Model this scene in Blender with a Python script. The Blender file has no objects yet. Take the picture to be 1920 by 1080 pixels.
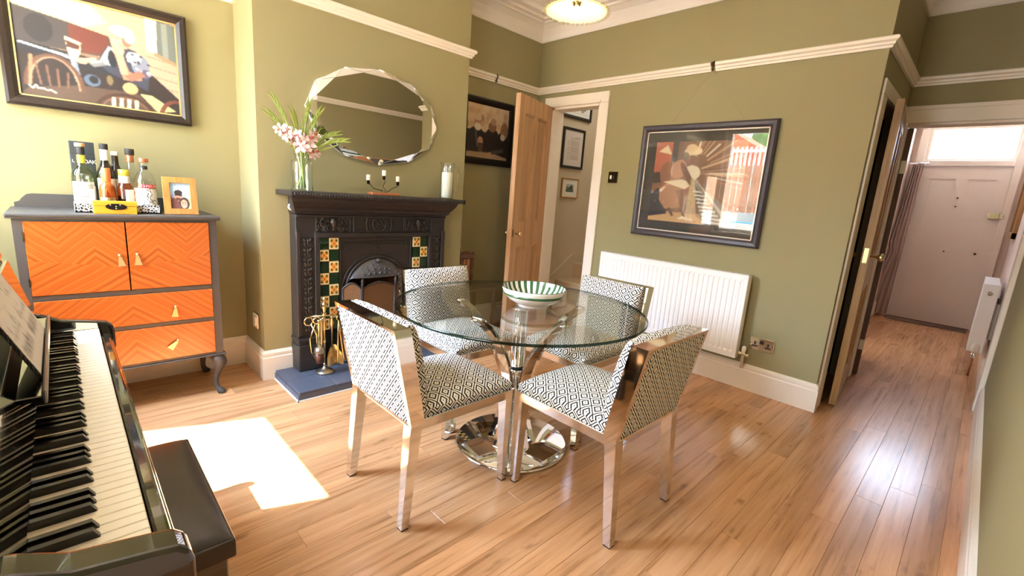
import bpy, bmesh, math, random
from math import sin, cos, pi, radians, sqrt, hypot
from mathutils import Vector, Matrix
random.seed(7)
SC = bpy.context.scene
COL = SC.collection

# ------------------------------------------------------------------ camera
cam_d = bpy.data.cameras.new('camera')
cam = bpy.data.objects.new('camera', cam_d); COL.objects.link(cam)
# columns: image right, image up, backwards  (world axes)
RX = Vector((0.69149828, 0.71884929, 0.07131499))
RY = Vector((-0.19283693, 0.08855191, 0.97722693))
RZ = Vector((0.69616381, -0.68950291, 0.19985418))
m = Matrix((RX, RY, RZ)).transposed().to_4x4()
m.translation = Vector((0, 0, 1.2))
cam.matrix_world = m
cam_d.sensor_fit = 'HORIZONTAL'; cam_d.sensor_width = 36.0
cam_d.lens = 862.588 * 36.0 / 1920.0
cam_d.clip_start = 0.02; cam_d.clip_end = 200
SC.camera = cam

# ------------------------------------------------------------------ world, sun, light
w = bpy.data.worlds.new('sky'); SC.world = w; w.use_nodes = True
nt = w.node_tree; nt.nodes.clear()
wo = nt.nodes.new('ShaderNodeOutputWorld'); bg = nt.nodes.new('ShaderNodeBackground')
tc = nt.nodes.new('ShaderNodeTexCoord'); sp = nt.nodes.new('ShaderNodeSeparateXYZ')
rp = nt.nodes.new('ShaderNodeValToRGB')
nt.links.new(tc.outputs['Generated'], sp.inputs[0]); nt.links.new(sp.outputs['Z'], rp.inputs[0])
rp.color_ramp.elements[0].position = 0.0; rp.color_ramp.elements[0].color = (.66, .79, 1, 1)
rp.color_ramp.elements[1].position = 0.75; rp.color_ramp.elements[1].color = (.34, .48, .74, 1)
nt.links.new(rp.outputs[0], bg.inputs[0])
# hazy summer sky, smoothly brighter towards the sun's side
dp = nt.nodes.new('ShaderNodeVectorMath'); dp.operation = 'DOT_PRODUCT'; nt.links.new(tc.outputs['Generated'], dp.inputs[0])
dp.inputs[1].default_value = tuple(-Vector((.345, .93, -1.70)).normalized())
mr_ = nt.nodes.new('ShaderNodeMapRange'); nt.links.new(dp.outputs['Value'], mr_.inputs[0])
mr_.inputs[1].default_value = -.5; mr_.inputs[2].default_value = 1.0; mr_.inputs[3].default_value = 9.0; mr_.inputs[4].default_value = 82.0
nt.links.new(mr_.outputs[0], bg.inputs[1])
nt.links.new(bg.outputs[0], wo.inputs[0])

sun_d = bpy.data.lights.new('sun', 'SUN'); sun_d.energy = 80; sun_d.angle = radians(.55); sun_d.color = (1, .93, .80)
sun = bpy.data.objects.new('sun', sun_d); COL.objects.link(sun)
SUN_DIR = Vector((.345, .93, -1.70)).normalized()
sun.rotation_euler = SUN_DIR.to_track_quat('-Z', 'Y').to_euler(); sun.location = (-3, -4, 6)

def area(name, loc, d, sx, sy, power, color, portal=False):
    l = bpy.data.lights.new(name, 'AREA'); l.shape = 'RECTANGLE'; l.size = sx; l.size_y = sy
    l.energy = power; l.color = color
    if portal: l.cycles.is_portal = True
    o = bpy.data.objects.new(name, l); COL.objects.link(o); o.location = loc
    o.rotation_euler = Vector(d).to_track_quat('-Z', 'Y').to_euler(); return o
area('window_portal', (-2.55, -.615, 1.60), (0, 1, 0), 1.16, 1.43, 1, (1, 1, 1), True)
area('fanlight_portal', (-.32, 7.74, 2.14), (0, -1, 0), .8, .36, 1, (1, 1, 1), True)
# room fill added in an invented doorway behind the camera
area('room_fill_light', (-.92, -.56, 1.06), (0, 1, 0), .80, 1.9, 40, (1.0, .975, .94))
area('shell_fill_light', (-.7, -2.0, 2.55), (0, 0, -1), 1.0, 1.0, 25, (1, .96, .9))  # extra fill so the unseen shell does not go dark
# fill added in an unseen side opening to brighten the hall
area('hall_fill_light', (-.95, 5.38, 1.0), (1, 0, 0), .68, 1.8, 4.5, (1, .94, .92))
# fill added over the stair lobby to brighten the back doorway view
area('lobby_fill_light', (-2.6, 3.95, 2.7), (-.2, 0, -1), .9, .7, 6, (1, .93, .84))

SC.view_settings.view_transform = 'Standard'; SC.view_settings.look = 'None'
SC.view_settings.gamma = 1; SC.view_settings.exposure = 0.5; SC.view_settings.use_curve_mapping = False
SC.cycles.max_bounces = 10; SC.cycles.diffuse_bounces = 6; SC.cycles.glossy_bounces = 6
SC.cycles.transparent_max_bounces = 16; SC.cycles.transmission_bounces = 8
SC.cycles.sample_clamp_indirect = 12; SC.cycles.caustics_reflective = False; SC.cycles.caustics_refractive = False
try:
    SC.cycles.use_denoising = True; SC.cycles.denoiser = 'OPENIMAGEDENOISE'
except Exception: pass

# ------------------------------------------------------------------ materials
def lin(c):
    c = c / 255.0
    return c / 12.92 if c <= .04045 else ((c + .055) / 1.055) ** 2.4
def H(s):
    s = s.lstrip('#'); return tuple(lin(int(s[i:i+2], 16)) for i in (0, 2, 4)) + (1,)
class NT:
    def __init__(s, name):
        s.m = bpy.data.materials.new(name); s.m.use_nodes = True; s.t = s.m.node_tree
        s.b = s.t.nodes['Principled BSDF']; s.out = s.t.nodes['Material Output']
    def n(s, k, **kw):
        x = s.t.nodes.new(k)
        for a, v in kw.items(): setattr(x, a, v)
        return x
    def l(s, a, b): s.t.links.new(a, b)
    def val(s, x, v):
        if hasattr(v, 'is_output'): s.l(v, x)
        else: x.default_value = v
    def math(s, op, a, b=None, clamp=False):
        x = s.n('ShaderNodeMath', operation=op); x.use_clamp = clamp; s.val(x.inputs[0], a)
        if b is not None: s.val(x.inputs[1], b)
        return x.outputs[0]
    def mix(s, f, a, b):
        x = s.n('ShaderNodeMix', data_type='RGBA'); s.val(x.inputs[0], f); s.val(x.inputs[6], a); s.val(x.inputs[7], b); return x.outputs[2]
    def ramp(s, f, els):
        x = s.n('ShaderNodeValToRGB'); s.l(f, x.inputs[0]); r = x.color_ramp
        while len(r.elements) < len(els): r.elements.new(.5)
        for e, (p, c) in zip(r.elements, els): e.position = p; e.color = c
        return x.outputs[0]
    def coord(s, which='Object', scale=None, rot=None):
        c = s.n('ShaderNodeTexCoord').outputs[which]
        if scale or rot:
            mp = s.n('ShaderNodeMapping'); s.l(c, mp.inputs[0])
            if scale: mp.inputs['Scale'].default_value = scale
            if rot: mp.inputs['Rotation'].default_value = rot
            c = mp.outputs[0]
        return c
    def noise(s, vec, scale, detail=3, rough=.5):
        x = s.n('ShaderNodeTexNoise'); s.l(vec, x.inputs['Vector']); x.inputs['Scale'].default_value = scale
        x.inputs['Detail'].default_value = detail; x.inputs['Roughness'].default_value = rough; return x.outputs['Fac']
    def bump(s, h, strength=.2, dist=.01):
        x = s.n('ShaderNodeBump'); s.l(h, x.inputs['Height']); x.inputs['Strength'].default_value = strength
        x.inputs['Distance'].default_value = dist; s.l(x.outputs[0], s.b.inputs['Normal'])
    def set(s, col=None, rough=None, metal=None, spec=None, coat=None, coatr=None):
        if col is not None: s.val(s.b.inputs['Base Color'], col)
        if rough is not None: s.val(s.b.inputs['Roughness'], rough)
        if metal is not None: s.b.inputs['Metallic'].default_value = metal
        if spec is not None: s.b.inputs['Specular IOR Level'].default_value = spec
        if coat is not None: s.b.inputs['Coat Weight'].default_value = coat
        if coatr is not None: s.b.inputs['Coat Roughness'].default_value = coatr
        return s
M = {}
def plain(name, hexc, rough=.5, metal=0, spec=.5, coat=0, coatr=.03, var=0.06, vs=9, bump=0):
    a = NT(name); c = H(hexc)
    f = a.noise(a.coord(), vs, 3)
    d = tuple(x * (1 - var) for x in c[:3]) + (1,); e = tuple(min(1, x * (1 + var)) for x in c[:3]) + (1,)
    a.set(a.mix(f, d, e), rough, metal, spec, coat, coatr)
    if bump: a.bump(a.noise(a.coord(), vs * 12, 2), bump, .002)
    M[name] = a.m; return a
plain('wall_green', '#9a916a', .62, spec=.3, var=.02, vs=1.5)
plain('white_paint', '#f0e6d6', .38, var=.02)
plain('ceiling_white', '#efe8e0', .8, var=.01)
plain('hall_pink', '#e8d5c8', .7, var=.02)
plain('hall_cream', '#cfc0a4', .7, var=.02)
plain('floor_base', '#7a5234', .6)
plain('radiator_white', '#faf9f7', .3, var=.01)
plain('cast_iron', '#2a2421', .42, spec=.5, var=.15, vs=20, bump=.15)
plain('iron_hood', '#4a4644', .38, var=.15, vs=25)
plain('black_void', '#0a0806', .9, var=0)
plain('slate', '#50535e', .42, var=.10, vs=12, bump=.1)
plain('grout', '#8f8d8a', .8, var=.05)
plain('cab_grey', '#46413e', .5, var=.05)
plain('piano_black', '#060505', .08, spec=.6, coat=1, coatr=.01, var=0)
plain('key_white', '#e4d7ba', .18, var=.01)
plain('key_black', '#0b0a0a', .22, var=0)
plain('felt_red', '#3a2a26', .9, var=.1)
plain('ledge_grey', '#8d8a80', .3, metal=.6, var=.03)
plain('leather', '#352c24', .36, spec=.5, var=.08, vs=30, bump=.08)
plain('chrome', '#f1efec', .045, metal=1, var=0)
plain('chrome_soft', '#e4e6e8', .09, metal=1, var=.01)
plain('brass', '#e2cd98', .2, metal=1, var=.05)
plain('pewter', '#b5ac9c', .28, metal=1, var=.05)
plain('gold_pull', '#e9c98a', .3, metal=.7, var=.05)
plain('rubber', '#171515', .7, var=0)
plain('frame_black', '#1c1815', .3, var=.2, vs=30)
plain('frame_dark', '#2c221c', .35, var=.3, vs=40)
plain('frame_grey', '#3f3a41', .4, var=.2, vs=60)
plain('gilt', '#d8b878', .35, metal=.3, var=.1)
plain('mat_white', '#f2efe8', .8, var=.01)
plain('mat_grey', '#4a4744', .8, var=.02)
plain('cream_wax', '#f3ead2', .5, var=.01)
plain('porcelain', '#f4f1ea', .12, var=.01, coat=.5)
plain('green_glaze', '#2f5a35', .15, var=.15, coat=.5)
plain('leaf', '#9aac52', .5, var=.3, vs=40)
plain('stem_green', '#a8b866', .5, var=.2, vs=40)
plain('petal', '#f6dcd8', .6, var=.08, vs=60)
plain('petal_red', '#d4675a', .6, var=.2, vs=60)
plain('terracotta_wood', '#a8683c', .5, var=.2, vs=30)
plain('yellow_wood', '#d3901f', .45, var=.1, vs=12)
plain('brown_wood', '#5a3520', .4, var=.25, vs=20)
plain('clasp', '#2a221c', .35, metal=.6)
plain('copper', '#c47c55', .3, metal=.7)
plain('paper', '#ddd7cc', .85, var=.02)
plain('book_black', '#100e0d', .35, var=.05)
plain('label_white', '#efece6', .6, var=.03)
plain('label_red', '#c8202a', .5)
plain('cap_yellow', '#d8c23a', .4)
plain('wax_orange', '#d0713a', .4)
plain('cork', '#c9a06c', .7, var=.2, vs=60)
plain('ink', '#241f1c', .7)
plain('carton_grey', '#34383a', .5, var=.1)
plain('carpet_beige', '#c4ac8c', .95, var=.06, vs=60)
plain('curtain', '#b59d92', .9, var=.12, vs=30)
plain('door_white', '#e6dacf', .4, var=.02)
plain('patio', '#cfc4b2', .9, var=.1, vs=3)
plain('lawn', '#6c8a3a', .9, var=.3, vs=5)
plain('fence_wood', '#c98d66', .8, var=.25, vs=8)
plain('shed_orange', '#d8673a', .7, var=.1)
plain('pool_blue', '#4aa3b4', .3, var=.1)
plain('foliage', '#7f9a55', .8, var=.5, vs=6)
plain('bark', '#5c4632', .9, var=.2)
plain('brick_fire', '#a8743f', .85, var=.5, vs=14, bump=.4)
plain('fire_screen_mesh', '#6a4c30', .55, metal=.3, var=.3, vs=80)
plain('cable', '#4a3a2c', .6)
plain('pipe_copper', '#a5683f', .35, metal=.6)
plain('plastic_white', '#efe6d8', .35, var=.01)
plain('ivory_plate', '#e9dcc8', .3, var=.02)
plain('brass_plate', '#efe3c0', .10, metal=1, var=.02)
plain('bronze_plate', '#4a3b28', .25, metal=.8)

def wood(name, c1, c2, c3, rough=.3, scale=1.0, axis=1, rand=True, coat=0, streak=60, bump=.05, blotch=.35):
    a = NT(name)
    sc = [streak, streak, streak]; sc[axis] = streak * .045
    v = a.coord('Object', scale=tuple(x * scale for x in sc))
    oi = a.n('ShaderNodeObjectInfo')
    if rand:
        ad = a.n('ShaderNodeVectorMath', operation='ADD'); cx = a.n('ShaderNodeCombineXYZ')
        r = a.math('MULTIPLY', oi.outputs['Random'], 97.0)
        a.l(r, cx.inputs[0]); a.l(a.math('MULTIPLY', oi.outputs['Random'], 53.0), cx.inputs[1]); a.l(r, cx.inputs[2])
        a.l(v, ad.inputs[0]); a.l(cx.outputs[0], ad.inputs[1]); v = ad.outputs[0]
    n1 = a.noise(v, 1.0, 5, .62)
    n2 = a.noise(v, .22, 4, .6)
    col = a.ramp(n1, [(.28, H(c3)), (.45, H(c2)), (.7, H(c1))])
    col2 = a.mix(a.ramp(n2, [(.30, (1, 1, 1, 1)), (.52, (0, 0, 0, 1))]), col, H(c3))
    fac = a.n('ShaderNodeMix', data_type='RGBA'); fac.inputs[0].default_value = blotch
    a.l(col, fac.inputs[6]); a.l(col2, fac.inputs[7]); col = fac.outputs[2]
    if name == 'floor_wood':
        kv = a.n('ShaderNodeVectorMath', operation='MULTIPLY'); a.l(v, kv.inputs[0]); kv.inputs[1].default_value = (.22, 1.9, .22)
        kn_ = a.noise(kv.outputs[0], 1.0, 3, .55)
        col = a.mix(a.ramp(kn_, [(.64, (0, 0, 0, 1)), (.76, (.75, .75, .75, 1))]), col, H('#6e4426'))
    if rand:
        hs = a.n('ShaderNodeHueSaturation'); a.l(col, hs.inputs['Color'])
        a.l(a.math('ADD', a.math('MULTIPLY', oi.outputs['Random'], .22), .88), hs.inputs['Value']); col = hs.outputs[0]
    a.set(col, rough, coat=coat); a.bump(n1, bump, .002); M[name] = a.m; return a
fl = wood('floor_wood', '#d9a678', '#cb9566', '#9a6a42', rough=.22, axis=1, streak=46, bump=.008, blotch=.5)
wood('pine', '#c9a27c', '#bd936a', '#a27a52', rough=.5, axis=2, streak=40)
wood('pine_pale', '#c9a878', '#b8935f', '#96703f', rough=.45, axis=2, streak=40)
wood('frame_wood', '#c28f50', '#b07c3e', '#8f6030', rough=.45, axis=2, streak=50)
wood('rail_brown', '#6b3f24', '#5a3520', '#3a2113', rough=.35, axis=2, streak=40)

def veneer(name, mode):
    a = NT(name)
    uv = a.coord('UV'); s = a.n('ShaderNodeSeparateXYZ'); a.l(uv, s.inputs[0])
    u, v = s.outputs[0], s.outputs[1]
    du = a.math('ABSOLUTE', a.math('SUBTRACT', u, .5))
    if mode == 'door':
        up = a.math('SUBTRACT', 1.0, u) if name == 'veneer_left' else u          # distance from the meeting stiles
        low = a.math('ADD', v, a.math('MULTIPLY', up, .62))
        high = a.math('SUBTRACT', v, a.math('MULTIPLY', a.math('PINGPONG', a.math('ADD', up, .02), .36), .95))
        sel = a.math('LESS_THAN', v, a.math('ADD', .34, a.math('MULTIPLY', up, .14)))
        f = a.math('ADD', a.math('MULTIPLY', sel, low), a.math('MULTIPLY', a.math('SUBTRACT', 1.0, sel), high))
    else:
        f = a.math('ADD', a.math('MULTIPLY', v, .45), a.math('MULTIPLY', du, 1.6))
    nz = a.noise(a.coord('Object'), 9, 3)
    f = a.math('ADD', f, a.math('MULTIPLY', nz, .03))
    n2 = a.n('ShaderNodeTexNoise'); n2.noise_dimensions = '1D'; a.l(a.math('MULTIPLY', f, 20.0), n2.inputs['W'])
    n2.inputs['Scale'].default_value = 1.0; n2.inputs['Detail'].default_value = 3
    stripe = a.math('SINE', a.math('MULTIPLY', f, 62.0))
    k = a.math('ADD', a.math('MULTIPLY', n2.outputs['Fac'], .75), a.math('MULTIPLY', a.math('ADD', stripe, 1.0), .085))
    col = a.ramp(k, [(.25, H('#8f4514')), (.45, H('#ab571e')), (.66, H('#bd682a'))])
    a.set(col, .3, coat=.3, coatr=.15); M[name] = a.m
veneer('veneer_left', 'door'); veneer('veneer_right', 'door'); veneer('veneer_drawer', 'drawer')

def fabric():
    a = NT('diamond_fabric')
    s = a.n('ShaderNodeSeparateXYZ'); a.l(a.coord('UV'), s.inputs[0])
    u = a.math('DIVIDE', s.outputs[0], .057); v = a.math('DIVIDE', s.outputs[1], .056)
    def cell(x):
        return a.math('ABSOLUTE', a.math('SUBTRACT', a.math('FRACT', a.math('ADD', x, 100.0)), .5))
    mm = a.math('MAXIMUM', cell(a.math('ADD', u, v)), cell(a.math('SUBTRACT', u, v)))
    W = H('#f1ebdf'); K = H('#171412')
    r = a.n('ShaderNodeValToRGB'); a.l(mm, r.inputs[0]); cr = r.color_ramp; cr.interpolation = 'CONSTANT'
    for _ in range(4): cr.elements.new(.5)
    for e, (p, c) in zip(cr.elements, [(0, K), (.05, W), (.20, K), (.32, W), (.452, K), (.5, K)]): e.position = p; e.color = c
    a.set(r.outputs[0], .85, spec=.2); M['fabric'] = a.m
fabric()

def tile_flower():
    a = NT('flower_tile'); s = a.n('ShaderNodeSeparateXYZ'); a.l(a.coord('UV'), s.inputs[0])
    x = a.math('MULTIPLY', a.math('SUBTRACT', s.outputs[0], .5), 2.0); y = a.math('MULTIPLY', a.math('SUBTRACT', s.outputs[1], .5), 2.0)
    r = a.math('SQRT', a.math('ADD', a.math('MULTIPLY', x, x), a.math('MULTIPLY', y, y)))
    th = a.math('ARCTAN2', y, x)
    c4 = a.math('ABSOLUTE', a.math('SINE', a.math('MULTIPLY', th, 2.0)))
    petal = a.math('LESS_THAN', r, a.math('MULTIPLY', a.math('POWER', c4, .7), .95))
    p2 = a.math('LESS_THAN', r, a.math('MULTIPLY', a.math('POWER', a.math('ABSOLUTE', a.math('COSINE', a.math('MULTIPLY', th, 2.0))), 1.5), .6))
    col = a.mix(petal, H('#e9d3a4'), H('#d58a2e'))
    edge = a.math('MULTIPLY', petal, a.math('GREATER_THAN', r, .62)); col = a.mix(edge, col, H('#4f5a1e'))
    col = a.mix(p2, col, H('#e8b468')); col = a.mix(a.math('LESS_THAN', r, .16), col, H('#b5541c'))
    a.set(col, .12, coat=.6); M['flower_tile'] = a.m
tile_flower()
plain('green_tile', '#173019', .1, var=.4, vs=20, coat=.6)

def glassy(name, tint, refl=1.0, rough=.0, dens=1.0):
    a = NT(name); t = a.t; t.nodes.remove(a.b)
    tr = a.n('ShaderNodeBsdfTransparent'); tr.inputs[0].default_value = tint
    gl = a.n('ShaderNodeBsdfGlossy'); gl.inputs['Roughness'].default_value = rough
    ge = a.n('ShaderNodeNewGeometry'); dt = a.n('ShaderNodeVectorMath', operation='DOT_PRODUCT')
    a.l(ge.outputs['Normal'], dt.inputs[0]); a.l(ge.outputs['Incoming'], dt.inputs[1])
    k = a.math('SUBTRACT', 1.0, a.math('ABSOLUTE', dt.outputs['Value']), True)
    F = a.math('ADD', a.math('MULTIPLY', a.math('POWER', k, 5.0), .96), .04)
    mx = a.n('ShaderNodeMixShader'); a.l(a.math('MULTIPLY', F, refl, True), mx.inputs[0])
    a.l(tr.outputs[0], mx.inputs[1]); a.l(gl.outputs[0], mx.inputs[2]); a.l(mx.outputs[0], a.out.inputs[0]); M[name] = a.m
glassy('glass_clear', (.985, .99, .985, 1), .8)
glassy('glass_window', (.97, .98, .97, 1), .7)
glassy('glass_table', (.97, .99, .975, 1), 1.15)
glassy('glass_edge', (.05, .10, .075, 1), 1.0)
glassy('glass_vase', (.975, .99, .98, 1), 1.6)
glassy('glass_picture', (.97, .97, .97, 1), 2.0)
glassy('glass_green', (.74, .80, .50, 1), 1.6)
glassy('glass_dark', (.22, .16, .10, 1), 1.8)
glassy('glass_amber', (.80, .42, .16, 1), 1.2)
glassy('water', (.93, .98, .95, 1), .6)
glassy('lamp_bead', (.95, .93, .85, 1), 2.0)

def emit(name, col, st, base=None):
    a = NT(name); a.set(base or col, .4); a.b.inputs['Emission Color'].default_value = col; a.b.inputs['Emission Strength'].default_value = st; M[name] = a.m
emit('bulb', (1, .84, .48, 1), 11)
def opal():
    a = NT('opal_glass'); t = a.t; t.nodes.remove(a.b)
    d = a.n('ShaderNodeBsdfDiffuse'); d.inputs[0].default_value = (.9, .82, .5, 1)
    tl = a.n('ShaderNodeBsdfTranslucent'); tl.inputs[0].default_value = (.95, .84, .40, 1)
    mx = a.n('ShaderNodeMixShader'); mx.inputs[0].default_value = .5
    a.l(d.outputs[0], mx.inputs[1]); a.l(tl.outputs[0], mx.inputs[2]); a.l(mx.outputs[0], a.out.inputs[0]); M['opal_glass'] = a.m
opal()
def mirror():
    plain('mirror', '#f4f4f0', .0, metal=1, var=0)
mirror()
def painted(name, rough=.45, coat=0):
    a = NT(name); at = a.n('ShaderNodeAttribute'); at.attribute_name = 'Col'
    a.set(at.outputs['Color'], rough, coat=coat); M[name] = a.m
painted('painting', .42, .25); painted('print_paper', .7)
def filigree():
    a = NT('filigree'); v = a.n('ShaderNodeTexVoronoi'); v.feature = 'DISTANCE_TO_EDGE'; a.l(a.coord(), v.inputs['Vector']); v.inputs['Scale'].default_value = 95
    a.set(a.ramp(v.outputs['Distance'], [(.10, H('#efe9dc')), (.16, H('#1c1815'))]), .45); M['filigree'] = a.m
filigree()
def marbled():
    a = NT('skull_label'); n = a.noise(a.coord(), 42, 2, .4)
    a.set(a.ramp(n, [(.40, H('#f0efec')), (.47, H('#2e2c2a')), (.53, H('#efeeea'))]), .6); M['skull_label'] = a.m
marbled()

# ------------------------------------------------------------------ mesh building
ORG = {}
def V(*a): return Vector(a)
class MB:
    def __init__(s): s.v = []; s.f = []; s.sm = []; s.uv = {}
    def add(s, vs, fs, smooth=False, uvs=None):
        o = len(s.v); s.v += [Vector(x) for x in vs]
        for i, f in enumerate(fs):
            s.f.append(tuple(a + o for a in f)); s.sm.append(smooth)
            if uvs: s.uv[len(s.f) - 1] = uvs[i]
        return s
    def box(s, a, b, ch=0):
        x0, y0, z0 = a; x1, y1, z1 = b
        if x0 > x1: x0, x1 = x1, x0
        if y0 > y1: y0, y1 = y1, y0
        if z0 > z1: z0, z1 = z1, z0
        if not ch:
            vs = [(x0,y0,z0),(x1,y0,z0),(x1,y1,z0),(x0,y1,z0),(x0,y0,z1),(x1,y0,z1),(x1,y1,z1),(x0,y1,z1)]
            return s.add(vs, [(0,3,2,1),(4,5,6,7),(0,1,5,4),(1,2,6,5),(2,3,7,6),(3,0,4,7)])
        c = min(ch, (x1-x0)/2.01, (y1-y0)/2.01, (z1-z0)/2.01)
        bm = bmesh.new(); bmesh.ops.create_cube(bm, size=1)
        for q in bm.verts: q.co = Vector(((x0+x1)/2 + q.co.x*(x1-x0), (y0+y1)/2 + q.co.y*(y1-y0), (z0+z1)/2 + q.co.z*(z1-z0)))
        bmesh.ops.bevel(bm, geom=bm.edges[:], offset=c, segments=1 if c < .004 else 2, profile=.5, affect='EDGES')
        return s.bm(bm)
    def bm(s, bm, smooth=False, mat=None):
        bm.verts.index_update()
        vs = [(mat @ q.co) if mat else q.co.copy() for q in bm.verts]
        s.add(vs, [tuple(l.index for l in f.verts) for f in bm.faces], smooth); bm.free(); return s
    def quad(s, a, b, c, d): return s.add([a, b, c, d], [(0, 1, 2, 3)])
    def hexa(s, p8): return s.add(p8, [(0,3,2,1),(4,5,6,7),(0,1,5,4),(1,2,6,5),(2,3,7,6),(3,0,4,7)])
    def prism(s, poly, h0, h1, axis='z', smooth=False):
        n = len(poly)
        def P(p, h): return {'z': (p[0], p[1], h), 'x': (h, p[0], p[1]), 'y': (p[0], h, p[1])}[axis]
        vs = [P(p, h0) for p in poly] + [P(p, h1) for p in poly]
        fs = [tuple(range(n))[::-1], tuple(range(n, 2*n))]
        o = len(s.v); s.v += [Vector(x) for x in vs]
        for f in fs: s.f.append(tuple(a+o for a in f)); s.sm.append(False)
        for i in range(n):
            j = (i+1) % n; s.f.append((i+o, j+o, j+n+o, i+n+o)); s.sm.append(smooth)
        return s
    def lathe(s, prof, c=(0,0,0), n=24, smooth=True, mat=None, cap=True):
        k = len(prof); vs = []
        for r, z in prof:
            for i in range(n):
                p = Vector((r*cos(2*pi*i/n), r*sin(2*pi*i/n), z))
                if mat: p = mat @ p
                vs.append(p + Vector(c))
        fs = []
        for a in range(k-1):
            for i in range(n):
                j = (i+1) % n; fs.append((a*n+i, a*n+j, (a+1)*n+j, (a+1)*n+i))
        s.add(vs, fs, smooth)
        if cap:
            o = len(s.v) - len(vs)
            if prof[0][0] > 1e-6: s.f.append(tuple(o+i for i in range(n))[::-1]); s.sm.append(False)
            if prof[-1][0] > 1e-6: s.f.append(tuple(o+(k-1)*n+i for i in range(n))); s.sm.append(False)
        return s
    def tube(s, pts, r, n=8, smooth=True, cap=True, flat=None):
        pts = [Vector(p) for p in pts]; k = len(pts); rs = r if isinstance(r, (list, tuple)) else [r]*k
        up = Vector((0, 0, 1)); prev = None; vs = []
        for i, p in enumerate(pts):
            t = (pts[min(i+1, k-1)] - pts[max(i-1, 0)]).normalized()
            if prev is None:
                a = up if abs(t.dot(up)) < .95 else Vector((1, 0, 0))
                u = t.cross(a).normalized()
            else: u = (prev - t * prev.dot(t)).normalized()
            prev = u; v_ = t.cross(u)
            for q in range(n):
                an = 2*pi*q/n; e = flat or (1, 1)
                vs.append(p + u*cos(an)*rs[i]*e[0] + v_*sin(an)*rs[i]*e[1])
        fs = [(a*n+q, a*n+(q+1) % n, (a+1)*n+(q+1) % n, (a+1)*n+q) for a in range(k-1) for q in range(n)]
        if cap: fs += [tuple(range(n))[::-1], tuple((k-1)*n+q for q in range(n))]
        return s.add(vs, fs, smooth)
    def ball(s, c, r, seg=12, rings=8, mat=None):
        rr = r if isinstance(r, (tuple, list)) else (r, r, r); bm = bmesh.new()
        bmesh.ops.create_uvsphere(bm, u_segments=seg, v_segments=rings, radius=1)
        for q in bm.verts:
            p = Vector((q.co.x*rr[0], q.co.y*rr[1], q.co.z*rr[2]))
            if mat: p = mat @ p
            q.co = p + Vector(c)
        return s.bm(bm, True)
    def torus(s, c, R_, r, ax='z', n=24, k=8):
        pts = []
        for i in range(n):
            a = 2*pi*i/n
            for q in range(k):
                b = 2*pi*q/k; x = (R_ + r*cos(b))*cos(a); y = (R_ + r*cos(b))*sin(a); z = r*sin(b)
                p = {'z': (x, y, z), 'x': (z, x, y), 'y': (x, z, y)}[ax]; pts.append(Vector(p) + Vector(c))
        fs = [(i*k+q, ((i+1) % n)*k+q, ((i+1) % n)*k+(q+1) % k, i*k+(q+1) % k) for i in range(n) for q in range(k)]
        return s.add(pts, fs, True)
    def build(s, name, mat, parent=None, fixnorm=True):
        lo = Vector((min(q.x for q in s.v), min(q.y for q in s.v), min(q.z for q in s.v)))
        hi = Vector((max(q.x for q in s.v), max(q.y for q in s.v), max(q.z for q in s.v)))
        org = Vector(((lo.x+hi.x)/2, (lo.y+hi.y)/2, lo.z if parent is None else (lo.z+hi.z)/2))
        me = bpy.data.meshes.new(name)
        me.from_pydata([q - org for q in s.v], [], s.f)
        me.polygons.foreach_set('use_smooth', s.sm)
        if fixnorm:
            bm = bmesh.new(); bm.from_mesh(me); bmesh.ops.recalc_face_normals(bm, faces=bm.faces[:]); bm.to_mesh(me); bm.free()
        uvl = me.uv_layers.new(name='UVMap')
        for p in me.polygons:
            cu = s.uv.get(p.index)
            nrm = p.normal; ax = max(range(3), key=lambda i: abs(nrm[i]))
            for q, li in enumerate(p.loop_indices):
                co = me.vertices[me.loops[li].vertex_index].co
                if cu: uvl.data[li].uv = cu[q % len(cu)]
                elif ax == 0: uvl.data[li].uv = (co.y, co.z)
                elif ax == 1: uvl.data[li].uv = (co.x, co.z)
                else: uvl.data[li].uv = (co.x, co.y)
        if isinstance(mat, str): mat = M[mat]
        me.materials.append(mat)
        o = bpy.data.objects.new(name, me); COL.objects.link(o)
        po = ORG[parent] if parent else Vector((0, 0, 0))
        if parent: o.parent = parent
        o.location = org - po; ORG[o] = org
        return o
def unituv(o, axes, flip=False):
    """unit UV 0..1 over the object's box on the two given axes"""
    me = o.data; a, b = axes
    lo = [min(v.co[i] for v in me.vertices) for i in range(3)]; hi = [max(v.co[i] for v in me.vertices) for i in range(3)]
    for l in me.loops:
        c = me.vertices[l.vertex_index].co
        u = (c[a]-lo[a])/(hi[a]-lo[a]); me.uv_layers[0].data[l.index].uv = (1-u if flip else u, (c[b]-lo[b])/(hi[b]-lo[b]))
def thing(name, label, cat, loc, group=None):
    o = bpy.data.objects.new(name, None); COL.objects.link(o); o.empty_display_size = .05
    o.location = loc; ORG[o] = Vector(loc); o['label'] = label; o['category'] = cat
    if group: o['group'] = group
    return o
def tag(o, label, cat, group=None):
    o['label'] = label; o['category'] = cat
    if group: o['group'] = group
    return o
def struct(o): o['kind'] = 'structure'; return o
def dup(root):
    r = root.copy(); COL.objects.link(r); ORG[r] = ORG[root]
    for ch in list(root.children):
        c = ch.copy(); COL.objects.link(c); c.parent = r
        for g in ch.children:
            d = g.copy(); COL.objects.link(d); d.parent = c
    return r
def B(name, a, b, mat, parent=None, ch=0): return MB().box(a, b, ch).build(name, mat, parent)

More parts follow.
